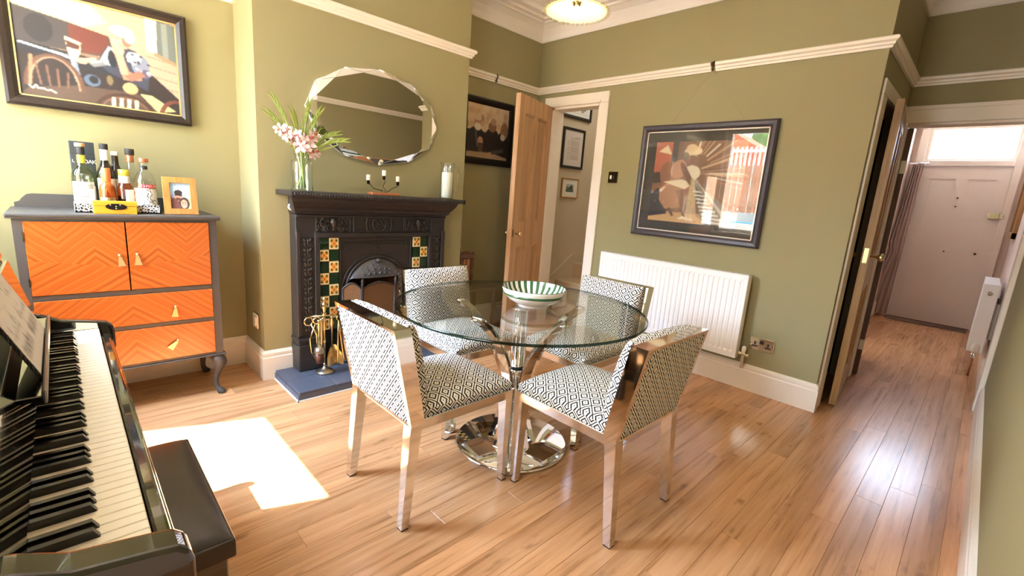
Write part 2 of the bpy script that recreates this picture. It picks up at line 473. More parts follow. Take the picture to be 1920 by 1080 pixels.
# painted flat pictures: a grid mesh with a colour attribute -----------------------------------------
class Canvas:
    def __init__(s, w, h, bgc): s.w, s.h = w, h; s.p = [[list(H(bgc)[:3]) for _ in range(w)] for _ in range(h)]
    def blend(s, i, j, c, a):
        q = s.p[j][i]
        for k in range(3): q[k] = q[k]*(1-a) + c[k]*a
    def poly(s, pts, col, a=1.0):
        c = H(col); W, Hh = s.w, s.h; ys = [p[1] for p in pts]; xs = [p[0] for p in pts]
        for j in range(max(0, int(min(ys)*Hh)-1), min(Hh, int(max(ys)*Hh)+2)):
            y = (j+.5)/Hh; xi = []
            for k in range(len(pts)):
                (x0, y0), (x1, y1) = pts[k], pts[(k+1) % len(pts)]
                if (y0 <= y < y1) or (y1 <= y < y0): xi.append(x0 + (y-y0)/(y1-y0)*(x1-x0))
            xi.sort()
            for q in range(0, len(xi)-1, 2):
                for i in range(max(0, int(xi[q]*W+.5)), min(W, int(xi[q+1]*W+.5))): s.blend(i, j, c, a)
        return s
    def ell(s, cx, cy, rx, ry, col, a=1.0, rot=0):
        return s.poly([(cx + rx*cos(t)*cos(rot) - ry*sin(t)*sin(rot), cy + rx*cos(t)*sin(rot) + ry*sin(t)*cos(rot)) for t in [2*pi*k/24 for k in range(24)]], col, a)
    def line(s, pts, wd, col, a=1.0):
        for (x0, y0), (x1, y1) in zip(pts, pts[1:]):
            L = hypot(x1-x0, y1-y0) or 1; nx, ny = -(y1-y0)/L*wd/2, (x1-x0)/L*wd/2
            s.poly([(x0+nx, y0+ny), (x1+nx, y1+ny), (x1-nx, y1-ny), (x0-nx, y0-ny)], col, a)
        return s
    def grain(s, amt, seed=1):
        r = random.Random(seed)
        for j in range(s.h):
            for i in range(s.w):
                k = 1 + r.uniform(-amt, amt)
                for q in range(3): s.p[j][i][q] *= k
        return s
    def soften(s, desat=.25):  # blurs edges; greying and lifted blacks paint in a reflected haze
        W, Hh = s.w, s.h; q = s.p; out = []
        r = random.Random(W*Hh)
        for j in range(Hh):
            row = []
            for i in range(W):
                acc = [0, 0, 0]; n = 0
                for dj, di, wt in ((0, 0, 4), (1, 0, 1), (-1, 0, 1), (0, 1, 1), (0, -1, 1)):
                    a, b = j+dj, i+di
                    if 0 <= a < Hh and 0 <= b < W:
                        n += wt
                        for k in range(3): acc[k] += q[a][b][k]*wt
                v = [x/n for x in acc]; g = sum(v)/3; row.append([x*(1-desat)+(g*.9+.03)*desat for x in v])
            out.append(row)
        s.p = out
        return s
    def build(s, name, o, ux, uz, mat, parent, wavy=0):
        if s.w > 70: s.soften(); s.soften(0)
        """o = lower left corner, ux / uz = edge vectors"""
        o = Vector(o); ux = Vector(ux); uz = Vector(uz); W, Hh = s.w, s.h
        vs = [o + ux*(i/(W-1)) + uz*(j/(Hh-1)) for j in range(Hh) for i in range(W)]
        fs = [(j*W+i, j*W+i+1, (j+1)*W+i+1, (j+1)*W+i) for j in range(Hh-1) for i in range(W-1)]
        mb = MB().add(vs, fs); ob = mb.build(name, mat, parent, fixnorm=False)
        at = ob.data.color_attributes.new('Col', 'FLOAT_COLOR', 'POINT')
        buf = []
        for j in range(Hh):
            for i in range(W): buf += [*s.p[j][i], 1]
        at.data.foreach_set('color', buf); return ob
def text(name, body, size, loc, xdir, zdir, mat, parent, depth=.0006, align='CENTER'):
    cu = bpy.data.curves.new(name, 'FONT'); cu.body = body; cu.size = size; cu.align_x = align; cu.align_y = 'CENTER'; cu.extrude = depth
    cu.resolution_u = 3
    t = bpy.data.objects.new(name, cu); COL.objects.link(t)
    dg = bpy.context.evaluated_depsgraph_get(); me = bpy.data.meshes.new_from_object(t.evaluated_get(dg))
    bpy.data.objects.remove(t); bpy.data.curves.remove(cu)
    x = Vector(xdir).normalized(); z = Vector(zdir).normalized(); y = x.cross(z)
    mt = Matrix((x, z, y)).transposed().to_4x4(); me.transform(mt)
    me.materials.clear(); me.materials.append(M[mat])
    o = bpy.data.objects.new(name, me); COL.objects.link(o); o.parent = parent
    o.location = Vector(loc) - ORG[parent]; ORG[o] = Vector(loc); return o

# ------------------------------------------------------------------ setting: shell
XR = .17; YW = -.5; YB = 3.28; XC = -.566; XCH = -2.86; XA = -3.22; XA2 = -3.15; Y1 = .80; Y2 = 2.23; ZC = 2.75; YH = 4.28; YF = 7.7
floor = struct(B('floor', (-3.4, -.62, -.06), (.3, 7.8, -.012), 'floor_base'))
PW = .0983; PL = 1.21
mb = MB(); g = .0003; c = .0007; x0, x1, y0, y1 = g, PW-g, g, PL-g
mb.add([(x0,y0,-.012),(x1,y0,-.012),(x1,y1,-.012),(x0,y1,-.012),(x0,y0,-c),(x1,y0,-c),(x1,y1,-c),(x0,y1,-c),(x0+c,y0+c,0),(x1-c,y0+c,0),(x1-c,y1-c,0),(x0+c,y1-c,0)],
       [(0,1,5,4),(1,2,6,5),(2,3,7,6),(3,0,4,7),(4,5,9,8),(5,6,10,9),(6,7,11,10),(7,4,8,11),(8,9,10,11)])
def plank_at(x, y, L=PL):
    global PLANK
    if PLANK is None:
        PLANK = mb.build('plank', 'floor_wood', floor); PLANK.data.materials[0] = M['floor_wood']; o = PLANK
    else:
        o = PLANK.copy(); COL.objects.link(o)
    o.location = Vector((x + PW/2, y + PL/2*(L/PL), -.006)) - ORG[floor]; o.scale = (1, L/PL, 1); return o
PLANK = None
offs = [0, .52, .91, .22, .70, 1.04, .38, .80, .12, .60]
for i in range(35):
    xs = .1013 - PW*i
    if xs < -3.33: break
    ymax = 7.72 if xs > -1.0 else (4.3 if (xs < -2.2) else 3.30)
    y = -.6 - offs[(i*3) % 10]*PL/1.21
    while y < ymax:
        a = max(y, -.6); b = min(y + PL, ymax)
        if b - a > .05: plank_at(xs, a, b - a)
        y += PL
# ceiling
struct(MB().box((-3.4, -.62, ZC), (.3, 4.4, ZC+.08)).box((-3.4, 3.28, ZC), (-1.9, 4.5, ZC+.08)).box((-1.0, 4.28, ZC), (.3, 7.85, ZC+.08)).build('ceiling', 'ceiling_white'))
WG = 'wall_green'
struct(B('wall_left', (XA-.12, -.62, 0), (XA, Y1, ZC), WG))
FC = 1.478                     # fireplace centre
struct(MB().box((XA-.12, Y1, 0), (XCH, 1.255, ZC)).box((XA-.12, 1.70, 0), (XCH, Y2, ZC)).box((XA-.12, 1.255, .74), (XCH, 1.70, ZC)).box((XA-.12, 1.255, 0), (XA+.02, 1.70, .74)).build('wall_chimney', WG))
struct(B('wall_alcove', (XA2-.12, Y2, 0), (XA2, YB, ZC), WG))
struct(MB().box((XA2-.12, YB, 0), (-2.95, YB+.12, ZC)).box((-2.425, YB, 0), (XC, YB+.12, ZC)).box((-2.95, YB, 1.985), (-2.425, YB+.12, ZC)).build('wall_back', WG))
struct(MB().box((XC-.1, YB+.12, 0), (XC, 3.445, ZC)).box((XC-.1, 4.24, 0), (XC, YH+.1, ZC)).box((XC-.1, 3.445, 1.91), (XC, 4.24, ZC)).build('wall_cupboard', WG))
struct(MB().box((XC, YH, 1.95), (XR, YH+.1, ZC)).build('wall_header', WG))
struct(B('wall_right', (XR, -.62, 0), (XR+.12, YH+.1, ZC), WG))
struct(MB().box((XR+.0, YH+.1, 0), (XR+.12, 7.85, ZC)).build('wall_hall_right', 'hall_pink'))
struct(MB().box((-.99, YH+.1, 0), (-.87, 5.0, ZC)).box((-.99, 5.76, 0), (-.87, 7.85, ZC)).box((-.99, 5.0, 2.0), (-.87, 5.76, ZC)).box((-.87, YH+.1, 0), (XC-.1, YH+.22, ZC)).build('wall_hall_left', 'hall_pink'))
struct(MB().box((-.87, YF, 0), (-.76, YF+.12, ZC)).box((.07, YF, 0), (XR, YF+.12, ZC)).box((-.76, YF, 2.40), (.07, YF+.12, ZC)).build('wall_hall_front', 'hall_pink'))
WX0, WX1, WZ0, WZ1 = -2.88, -1.97, .88, 2.32
SX0, SX1, SZ1 = -3.14, -2.93, 1.70
struct(MB().box((XA-.12, YW-.12, 0), (SX0, YW, ZC)).box((SX0, YW-.12, 0), (SX1, YW, WZ0)).box((SX0, YW-.12, SZ1), (SX1, YW, ZC)).box((SX1, YW-.12, 0), (WX0, YW, ZC)).box((WX0, YW-.12, 0), (WX1, YW, WZ0)).box((WX0, YW-.12, WZ1), (WX1, YW, ZC))
       .box((WX1, YW-.12, 0), (-1.35, YW, ZC)).box((-.49, YW-.12, 0), (XR+.1, YW, ZC)).box((-1.35, YW-.12, 2.05), (-.49, YW, ZC)).build('wall_front', WG))
struct(MB().box((-1.78, -3.2, 0), (-1.68, -.62, 2.6)).box((.3, -3.2, 0), (.4, -.62, 2.6)).box((-1.78, -3.3, 0), (.4, -3.2, 2.6)).box((-1.78, -3.3, 2.6), (.4, -.62, 2.7)).box((-1.78, -3.3, -.06), (.4, -.62, 0)).build('wall_sun_block', 'hall_cream'))  # unseen shell added to keep sun out of the invented doorway
# cupboard behind the ajar door: walls coloured black for the shade inside
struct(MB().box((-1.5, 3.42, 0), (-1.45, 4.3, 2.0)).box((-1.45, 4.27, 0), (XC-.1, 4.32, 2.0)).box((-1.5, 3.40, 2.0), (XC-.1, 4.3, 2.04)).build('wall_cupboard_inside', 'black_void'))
# stair lobby behind the back doorway
struct(MB().box((-3.29, YB+.12, 0), (-3.17, 4.6, 2.75)).box((-3.17, 4.46, 0), (-1.9, 4.58, 2.75)).box((-2.0, YB+.12, 0), (-1.9, 4.46, 2.75)).build('wall_stair', 'hall_cream'))

def sweep(name, prof, path, mat, closed=False):
    """prof: list (out, z); path: list of (x,y) with the room to the LEFT of travel"""
    k = len(path); n = len(prof); vs = []
    for i, p in enumerate(path):
        p = Vector(p)
        def nrm(a, b): d = (Vector(b) - Vector(a)).normalized(); return Vector((-d.y, d.x))
        n1 = nrm(path[i-1], path[i]) if i > 0 else None; n2 = nrm(path[i], path[i+1]) if i < k-1 else None
        if n1 is None: mdir = n2
        elif n2 is None: mdir = n1
        else: mdir = (n1 + n2) / (1 + n1.dot(n2))
        for o, z in prof: q = p + mdir*o; vs.append((q.x, q.y, z))
    fs = [(a*n+i, (a+1)*n+i, (a+1)*n+(i+1) % n, a*n+(i+1) % n) for a in range(k-1) for i in range(n)]
    fs += [tuple(range(n)), tuple(((k-1)*n+i) for i in range(n))[::-1]]
    return struct(MB().add(vs, fs).build(name, mat))
SK = [(0, 0), (.020, 0), (.020, .135), (.015, .143), (.017, .150), (.017, .163), (.010, .172), (0, .178)]
# room lies to the left when travelling: use paths accordingly (anticlockwise seen from above)
sweep('baseboard_left', SK, [(XCH, .957), (XCH, Y1), (XA, Y1), (XA, YW)], 'white_paint')
sweep('baseboard_alcove', SK, [(-3.03, YB), (XA2, YB), (XA2, Y2), (XCH, Y2), (XCH, 2.0)], 'white_paint')
sweep('baseboard_back', SK, [(XC, 3.318), (XC, YB), (-2.34, YB)], 'white_paint')
sweep('baseboard_front', SK, [(XA, YW), (-1.44, YW)], 'white_paint')
sweep('baseboard_right', SK, [(XR, YW), (XR, YH-.03)], 'white_paint')
sweep('baseboard_hall_right', SK, [(XR, YH+.1), (XR, YF)], 'white_paint')
sweep('baseboard_hall_left', SK, [(-.87, YF), (-.87, 5.84)], 'white_paint')
struct(MB().box((-.87, 4.93, 0), (-.85, 5.0, 1.999), .003).box((-.87, 5.76, 0), (-.85, 5.83, 1.999), .003).box((-.87, 4.93, 2.0), (-.849, 5.83, 2.07), .003).build('trim_15', 'white_paint'))  # frame of the unseen opening added for the hall fill
struct(MB().box((-2.2, 4.62, 0), (-2.1, 6.5, 2.6)).box((-2.1, 4.58, 0), (-.99, 4.66, 2.6)).box((-2.1, 6.4, 0), (-.99, 6.5, 2.6)).box((-2.1, 4.6, 2.5), (-.99, 6.5, 2.6)).box((-2.1, 4.6, -.06), (-.99, 6.5, -.004)).build('wall_fill_shell', 'hall_cream'))  # pale unseen shell added behind the hall fill light
# picture rail z 2.112..2.165
PR = [(0, 2.110), (.014, 2.110), (.016, 2.122), (.024, 2.126), (.026, 2.138), (.038, 2.146), (.040, 2.160), (.030, 2.168), (0, 2.168)]
def rail(name, path): return sweep(name, PR, path, 'white_paint')
RG = 2.735                     # hook gap in the alcove rail
sweep('trim_1', [(o, z+.028) for o, z in PR], [(XCH-.1, Y2), (XCH, Y2), (XCH, Y1), (XA, Y1), (XA, YW)], 'white_paint')
rail('trim_3', [(XA2, RG-.012), (XA2, Y2)])
rail('trim_4', [(-1.527, YB), (XA2, YB), (XA2, RG+.012)])
rail('trim_5', [(XR, YH), (XC, YH), (XC, YB), (-1.498, YB)])
rail('trim_6', [(-1.895, YW), (XR, YW), (XR, YH)])
# cornice
CN = [(0, 2.552), (.012, 2.552), (.018, 2.565), (.022, 2.60), (.045, 2.645), (.085, 2.672), (.10, 2.674), (.105, 2.690), (.135, 2.694), (.14, 2.712), (.185, 2.718), (.19, 2.74), (.20, ZC), (0, ZC)]
sweep('trim_7', CN, [(XR, YW), (XR, YH), (XC, YH), (XC, YB), (XA2, YB), (XA2, Y2), (XCH, Y2), (XCH, Y1), (XA, Y1), (XA, YW), (XR, YW)], 'ceiling_white')
# back doorway architrave + lining
def architrave_y(name, x0, x1, z, y, wd, mat='white_paint', right=True, left=True):
    m = MB(); t = .022
    if left: m.box((x0-wd, y-t, 0), (x0, y, z-.0005), .004)
    if right: m.box((x1, y-t, 0), (x1+wd, y, z-.0005), .004)
    m.box((x0-(wd if left else 0), y-t-.001, z), (x1+(wd if right else 0), y, z+wd), .004)
    m.box((x0-.012, y-t-.008, z+.003), (x1+.012, y-.002, z+.022), .003)
    m.box((x0-.004, y-.004, 0), (x0+.018, y+.13, z)); m.box((x1-.018, y-.004, 0), (x1+.004, y+.13, z)); m.box((x0, y-.004, z-.018), (x1, y+.13, z+.002))
    return struct(m.build(name, mat))
architrave_y('trim_8', -2.95, -2.425, 1.985, YB, .085)
# cross wall doorway: lintel architrave, jambs
m = MB(); m.box((XC+.002, YH-.02, 1.872), (XR, YH, 1.975), .004); m.box((XC+.002, YH-.028, 1.955), (XR, YH, 1.982), .003)
m.box((XC+.001, YH-.02, 0), (XC+.022, YH+.08, 1.871), .003); m.box((XR-.028, YH-.02, 0), (XR, YH+.12, 1.871), .003); m.box((XC+.023, YH+.001, 1.856), (XR-.029, YH+.119, 1.951))
struct(m.build('trim_9', 'white_paint'))
# cupboard door architrave on the hall-left wall (x = XC)
m = MB(); m.box((XC, 3.318, 0), (XC+.013, 3.440, 1.889), .003); m.box((XC, 3.318, 1.8895), (XC+.013, 4.255, 1.97), .003)
m.box((XC-.1, 4.22, 0), (XC, 4.24, 1.91)); m.box((XC-.1, 3.446, 1.89), (XC-.001, 4.24, 1.915))
struct(m.build('trim_10', 'white_paint'))
# architrave of the doorway added for the room fill (behind the camera)
struct(MB().box((-1.43, YW, 0), (-1.35, YW+.02, 2.13), .004).box((-.49, YW, 0), (-.41, YW+.02, 2.13), .004).box((-1.43, YW, 2.05), (-.41, YW+.021, 2.13), .004).build('trim_11', 'white_paint'))

# window with frame and panes
win = struct(MB().box((WX0, YW-.10, WZ0), (WX0+.05, YW-.03, WZ1)).box((WX1-.05, YW-.10, WZ0), (WX1, YW-.03, WZ1)).box((WX0, YW-.10, WZ1-.05), (WX1, YW-.03, WZ1))
             .box((WX0, YW-.10, WZ0), (WX1, YW-.03, WZ0+.05)).build('window_1', 'white_paint'))
B('window_sill', (WX0-.04, YW-.09, WZ0-.03), (WX1+.04, YW+.05, WZ0), 'white_paint', win, .004)
B('pane', (WX0+.05, YW-.07, WZ0+.05), (WX1-.05, YW-.064, WZ1-.05), 'glass_window', win)
wn3 = struct(MB().box((SX0, YW-.10, WZ0), (SX0+.03, YW-.03, SZ1)).box((SX1-.03, YW-.10, WZ0), (SX1, YW-.03, SZ1)).box((SX0+.03, YW-.099, SZ1-.04), (SX1-.03, YW-.031, SZ1)).box((SX0+.03, YW-.099, WZ0), (SX1-.03, YW-.031, WZ0+.04)).build('window_3', 'white_paint'))
B('pane', (SX0+.03, YW-.07, WZ0+.04), (SX1-.03, YW-.064, SZ1-.04), 'glass_window', wn3)
struct(MB().box((WX0-.04, YW, WZ0-.03), (WX0, YW+.02, WZ1+.07), .004).box((WX1, YW, WZ0-.03), (WX1+.07, YW+.02, WZ1+.07), .004).box((WX0-.07, YW, WZ1), (WX1+.07, YW+.021, WZ1+.07), .004).build('trim_12', 'white_paint'))

# ------------------------------------------------------------------ panelled doors
def door_leaf(name, W, Hh, T, mat, panels, lock=None):
    """leaf in local coords: x 0..W from hinge, y 0..T, z; panels (x0,x1,z0,z1) recessed on both faces with a bead"""
    root = bpy.data.objects.new(name, None); COL.objects.link(root); ORG[root] = V(0, 0, 0); struct(root)
    m = MB(); xs = sorted({0, W} | {p[0] for p in panels} | {p[1] for p in panels}); zs = sorted({0, Hh} | {p[2] for p in panels} | {p[3] for p in panels})
    for i in range(len(xs)-1):
        for j in range(len(zs)-1):
            cx, cz = (xs[i]+xs[i+1])/2, (zs[j]+zs[j+1])/2
            if any(p[0] < cx < p[1] and p[2] < cz < p[3] for p in panels): continue
            m.box((xs[i], 0, zs[j]), (xs[i+1], T, zs[j+1]))
    m.build('stiles', mat, root)
    for p in panels:
        a = MB().box((p[0], T*.30, p[2]), (p[1], T*.70, p[3]))
        for s in (0, 1):
            ya, yb = (T*.12, T*.30) if s == 0 else (T*.70, T*.88)
            for q in ((p[0], p[0]+.012, p[2], p[3]), (p[1]-.012, p[1], p[2], p[3]), (p[0], p[1], p[2], p[2]+.012), (p[0], p[1], p[3]-.012, p[3])):
                a.box((q[0], ya, q[2]), (q[1], yb, q[3]))
        a.build('panel', mat, root)
    return root
def place(root, loc, deg): root.location = loc; root.rotation_euler = (0, 0, radians(deg))
DH = 1.975
d1 = door_leaf('door_1', .60, DH, .042, 'pine', [(.10, .265, .96, 1.84), (.335, .50, .96, 1.84), (.10, .265, .2, .74), (.335, .50, .2, .74)])
# free-end lock plate, keyhole and knobs
kn = MB().lathe([(.006, -.008), (.006, .025), (.012, .03), (.021, .042), (.022, .052), (.012, .062), (0, .063)], n=14, mat=Matrix.Rotation(-pi/2, 4, 'X'))
kn.v = [q + V(.535, .042, .86) for q in kn.v]; kn.build('knob', 'brass', d1)
B('keyhole_plate', (.57, .042, .835), (.583, .0445, .895), 'bronze_plate', d1, .002)
kn = MB().lathe([(.006, -.008), (.006, .02), (.012, .025), (.021, .037), (.022, .047), (.012, .057), (0, .058)], n=14, mat=Matrix.Rotation(pi/2, 4, 'X'))
kn.v = [q + V(.535, 0, .86) for q in kn.v]; kn.build('knob', 'brass', d1)
B('finger_plate', (.51, -.008, .82), (.56, 0, .95), 'porcelain', d1, .003)
place(d1, (-2.985, 3.256, .012), -73.5)
# door_2: cupboard door, ajar
d2 = door_leaf('door_2', .735, 1.875, .038, 'pine_pale', [(.10, .335, .96, 1.76), (.40, .635, .96, 1.76), (.10, .335, .2, .74), (.40, .635, .2, .74)])
kn = MB().lathe([(.006, -.004), (.006, .03), (.013, .036), (.024, .05), (.024, .06), (.012, .07), (0, .071)], n=14, mat=Matrix.Rotation(-pi/2, 4, 'X'))
kn.v = [q + V(.68, .038, .97) for q in kn.v]; kn.build('knob', 'brass', d2)
kn = MB().lathe([(.006, -.004), (.006, .03), (.013, .036), (.024, .05), (.024, .06), (.012, .07), (0, .071)], n=14, mat=Matrix.Rotation(pi/2, 4, 'X'))
kn.v = [q + V(.68, 0, .97) for q in kn.v]; kn.build('knob', 'brass', d2)
B('lock_plate', (.733, .008, .93), (.737, .030, 1.02), 'brass', d2)
place(d2, (-.586, 4.215, .012), -84.6)
# door_3: brown door folded back into the hall
d3 = door_leaf('door_3', .70, 1.84, .04, 'rail_brown', [(.10, .32, .94, 1.72), (.39, .60, .94, 1.72), (.10, .32, .2, .72), (.39, .60, .2, .72)])
B('hinge', (-.004, -.003, 1.53), (.016, .03, 1.62), 'pewter', d3); B('hinge', (-.004, -.003, .2), (.016, .03, .28), 'pewter', d3)
place(d3, (-.512, 4.374, .012), 101.5)
# door_4: white front door with fanlight
d4 = door_leaf('door_4', .782, 1.885, .045, 'door_white', [(.10, .33, .98, 1.74), (.44, .675, .98, 1.74), (.10, .33, .19, .80), (.44, .675, .19, .80)])
place(d4, (-.735, 7.655, .008), 0); D4 = V(-.735, 7.655, .008)
ORG[d4] = V(0, 0, 0)
B('night_latch', (.675, -.04, 1.30), (.765, 0, 1.37), 'brass_plate', d4, .006)
B('latch_keep', (.766, -.035, 1.31), (.80, .0, 1.36), 'brass_plate', d4, .004)
MB().lathe([(.012, 0), (.012, .008), (0, .009)], (.655, 0, .89), 10, mat=Matrix.Rotation(pi/2, 4, 'X')).build('keyhole', 'bronze_plate', d4)
MB().lathe([(.009, 0), (.009, .006), (0, .007)], (.385, 0, 1.52), 10, mat=Matrix.Rotation(pi/2, 4, 'X')).build('spyhole', 'bronze_plate', d4)
MB().lathe([(.008, 0), (.008, .006), (0, .007)], (.385, 0, 1.42), 10, mat=Matrix.Rotation(pi/2, 4, 'X')).build('door_bolt', 'bronze_plate', d4)
MB().lathe([(.008, 0), (.008, .006), (0, .007)], (.385, 0, .885), 10, mat=Matrix.Rotation(pi/2, 4, 'X')).build('door_bolt', 'bronze_plate', d4)
struct(MB().box((-.81, 7.63, 0), (-.735, 7.72, 2.42), .004).box((.042, 7.63, 0), (.11, 7.72, 2.42), .004).box((-.81, 7.63, 2.345), (.11, 7.72, 2.42), .004).box((-.735, 7.625, 1.895), (.042, 7.72, 1.955), .004).build('trim_13', 'door_white'))
struct(B('trim_14', (-.81, 7.66, 0), (.11, 7.82, .016), 'rail_brown'))
f2 = struct(MB().box((-.735, 7.65, 1.955), (-.70, 7.70, 2.345)).box((.02, 7.65, 1.955), (.042, 7.70, 2.345)).box((-.70, 7.65, 1.955), (.02, 7.70, 1.98)).box((-.70, 7.65, 2.315), (.02, 7.70, 2.345)).build('window_2', 'plastic_white'))
B('pane', (-.70, 7.675, 1.98), (.02, 7.68, 2.315), 'glass_window', f2)
for q, chh in ((-.14, 'F'), (-.207, 'T'), (-.274, 'Y')): text('letter', chh, .056, (q, 7.672, 2.13), (-1, 0, 0), (0, 0, 1), 'ledge_grey', f2)

# ------------------------------------------------------------------ fireplace
FX = -2.75; L0, L1 = .957, 1.999
fp = thing('fireplace', 'black cast iron fireplace with green and flower patterned tiles', 'fireplace', (-2.80, FC, .05))
m = MB()
for a, b in ((L0, 1.092), (1.864, L1)):
    m.box((XCH, a, .05), (FX-.012, b, .8605), .003)
    for q in ((a, a+.022), (b-.030, b)): m.box((FX-.014, q[0], .27), (FX, q[1], .90), .003)      # raised borders
m.box((XCH, L0, .86), (FX-.012, L1, 1.0), .003)
m.box((FX-.014, L0+.001, .985), (FX+.001, L1-.001, .999), .003); m.box((FX-.014, 1.07, .8635), (FX+.002, 1.886, .892), .004)
m.build('surround', 'cast_iron', fp)
for a, b in ((L0, 1.092), (1.864, L1)):                                                           # plinth blocks
    p = MB().box((XCH, a-.006, .05), (FX+.02, b+.006, .215), .006).box((XCH, a-.003, .215), (FX+.012, b+.003, .235), .005).box((XCH, a-.008, .235), (FX+.016, b+.008, .255), .006)
    p.build('plinth', 'cast_iron', fp)
# frieze mouldings: square panels and centre roundel
def frame_rect(m, y0, y1, z0, z1, x, t=.008, d=.010):
    m.box((x, y0, z0), (x+d, y0+t, z1), .002); m.box((x, y1-t, z0), (x+d, y1, z1), .002)
    m.box((x, y0, z1-t), (x+d, y1, z1), .002); m.box((x, y0, z0), (x+d, y1, z0+t), .002)
m = MB(); xb = FX-.012
frame_rect(m, 1.30, 1.662, .895, 1.0, xb); 
for s in (-1, 1):
    pts = [(xb+.004, FC + s*(.078 + .010*cos(t*1.2)), .9475 + .048*sin(t)) for t in [-1.4 + 2.8*k/8 for k in range(9)]]
    m.tube(pts, .006, 6)
m.build('frieze_frame', 'cast_iron', fp)
m = MB().torus((xb+.004, FC, .9475), .046, .006, 'x', 28, 6).torus((xb+.004, FC, .9475), .022, .004, 'x', 20, 6).ball((xb, FC, .9475), (.012, .012, .012), 10, 6)
for k in range(16):
    a = 2*pi*k/16; m.ball((xb+.002, FC+.034*cos(a), .9475+.034*sin(a)), (.007, .009, .006), 6, 4)
m.build('roundel', 'cast_iron', fp)
def scroll(m, x, cy, cz, R_, turns=1.4, sgn=1, a0=0, r=.006):
    pts = []
    for k in range(16):
        t = k/15; a = a0 + sgn*2*pi*turns*t; q = R_*(1-t*.85); pts.append((x+.004+.004*t, cy+q*cos(a), cz+q*sin(a)))
    m.tube(pts, [r*(1-.4*k/15) for k in range(16)], 5)
for cy, s in ((1.178, 1), (1.777, -1)):                                                            # urn and foliage panels
    m = MB(); frame_rect(m, cy-.108, cy+.108, .893, 1.0, xb-.002, .007, .008)
    m.lathe([(.006, -.042), (.012, -.036), (.006, -.02), (.022, .0), (.026, .016), (.016, .022), (.024, .028), (.006, .036), (0, .04)], (xb+.002, cy, .945), 10)
    for d in (-1, 1):
        scroll(m, xb, cy+d*.058, .955, .034, 1.3, d, 0 if d < 0 else pi); scroll(m, xb, cy+d*.045, .918, .022, 1.2, -d, 1)
        for q in range(26):
            m.ball((xb+.002, cy+d*(.028+random.random()*.070), .903+random.random()*.085), (.007, random.uniform(.006, .015), random.uniform(.004, .008)), 6, 4, Matrix.Rotation(random.uniform(0, 3.1), 4, 'X'))
    m.build('urn_relief', 'cast_iron', fp)
for cy in (1.024, 1.936):                                                                          # hanging leaf drops on the jambs
    m = MB()
    for k in range(10):
        z = .85 - k*.0585
        for d in (-1, 1):
            m.ball((xb+.002, cy+d*.016, z), (.007, .019, .010), 6, 4, Matrix.Rotation(d*.7, 4, 'X')); m.ball((xb+.002, cy+d*.014, z-.026), (.006, .012, .016), 6, 4, Matrix.Rotation(-d*.4, 4, 'X'))
        m.ball((xb+.003, cy, z-.014), (.008, .007, .022), 6, 5)
    m.build('leaf_relief', 'cast_iron', fp)
# crown moulding and shelf
prof = [(XCH, 1.0), (FX-.006, 1.0), (FX-.002, 1.012), (FX+.018, 1.018), (FX+.020, 1.034), (FX+.040, 1.05), (FX+.062, 1.075), (FX+.074, 1.092), (FX+.078, 1.104), (XCH, 1.104)]
m = MB(); n = len(prof)
vs = []
for y, s in ((L0-.004, -1), (L1+.004, 1)):
    for x, z in prof: vs.append((x, y + s*max(0, (x-FX))*.55, z))
m.add(vs, [(i, (i+1) % n, (i+1) % n + n, i+n) for i in range(n)] + [tuple(range(n))[::-1], tuple(range(n, 2*n))])
m.build('crown_moulding', 'cast_iron', fp)
m = MB().box((XCH, .885, 1.104), (-2.603, 2.06, 1.132), .005)
m.build('mantel_shelf', 'cast_iron', fp)
m = MB(); k = 0; y = .905
while y < 2.045:
    m.ball((-2.601, y, 1.119), (.006, .0085, .010), 6, 4, Matrix.Rotation(.6, 4, 'X')); y += .0155
o = m.build('rope_edge', 'cast_iron', fp); o['kind'] = 'stuff'
# side scroll bracket seen at the left
m = MB(); scroll(m, XCH+.06, L0-.004, 1.035, .022, 1.3, 1, 1.2, .007); m.build('bracket', 'plastic_white', fp)
# tile panels
TW, TH = .0605, .0725
TM = {}
for side, ys in ((0, 1.0935), (1, 1.7425)):
    for rr in range(8):
        for cc in range(2):
            flower = (rr + cc + side) % 2 == 1
            y0 = ys + cc*TW; z1 = .861 - rr*TH; key = flower
            if key not in TM:
                o = MB().box((FX-.03, y0+.0008, z1-TH+.0008), (FX-.020, y0+TW-.0008, z1-.0008), .0015).build('tile', 'flower_tile' if flower else 'green_tile', fp)
                unituv(o, (1, 2)); TM[key] = (o, Vector((FX-.025, y0+TW/2, z1-TH/2)))
            else:
                src, c0 = TM[key]; o = src.copy(); COL.objects.link(o); o.parent = fp
                o.location = Vector((FX-.025, y0+TW/2, z1-TH/2)) - ORG[fp]
B('tile_bed', (XCH, 1.092, .05), (FX-.028, 1.2155, .862), 'black_void', fp); B('tile_bed', (XCH, 1.7415, .05), (FX-.028, 1.8645, .862), 'black_void', fp)
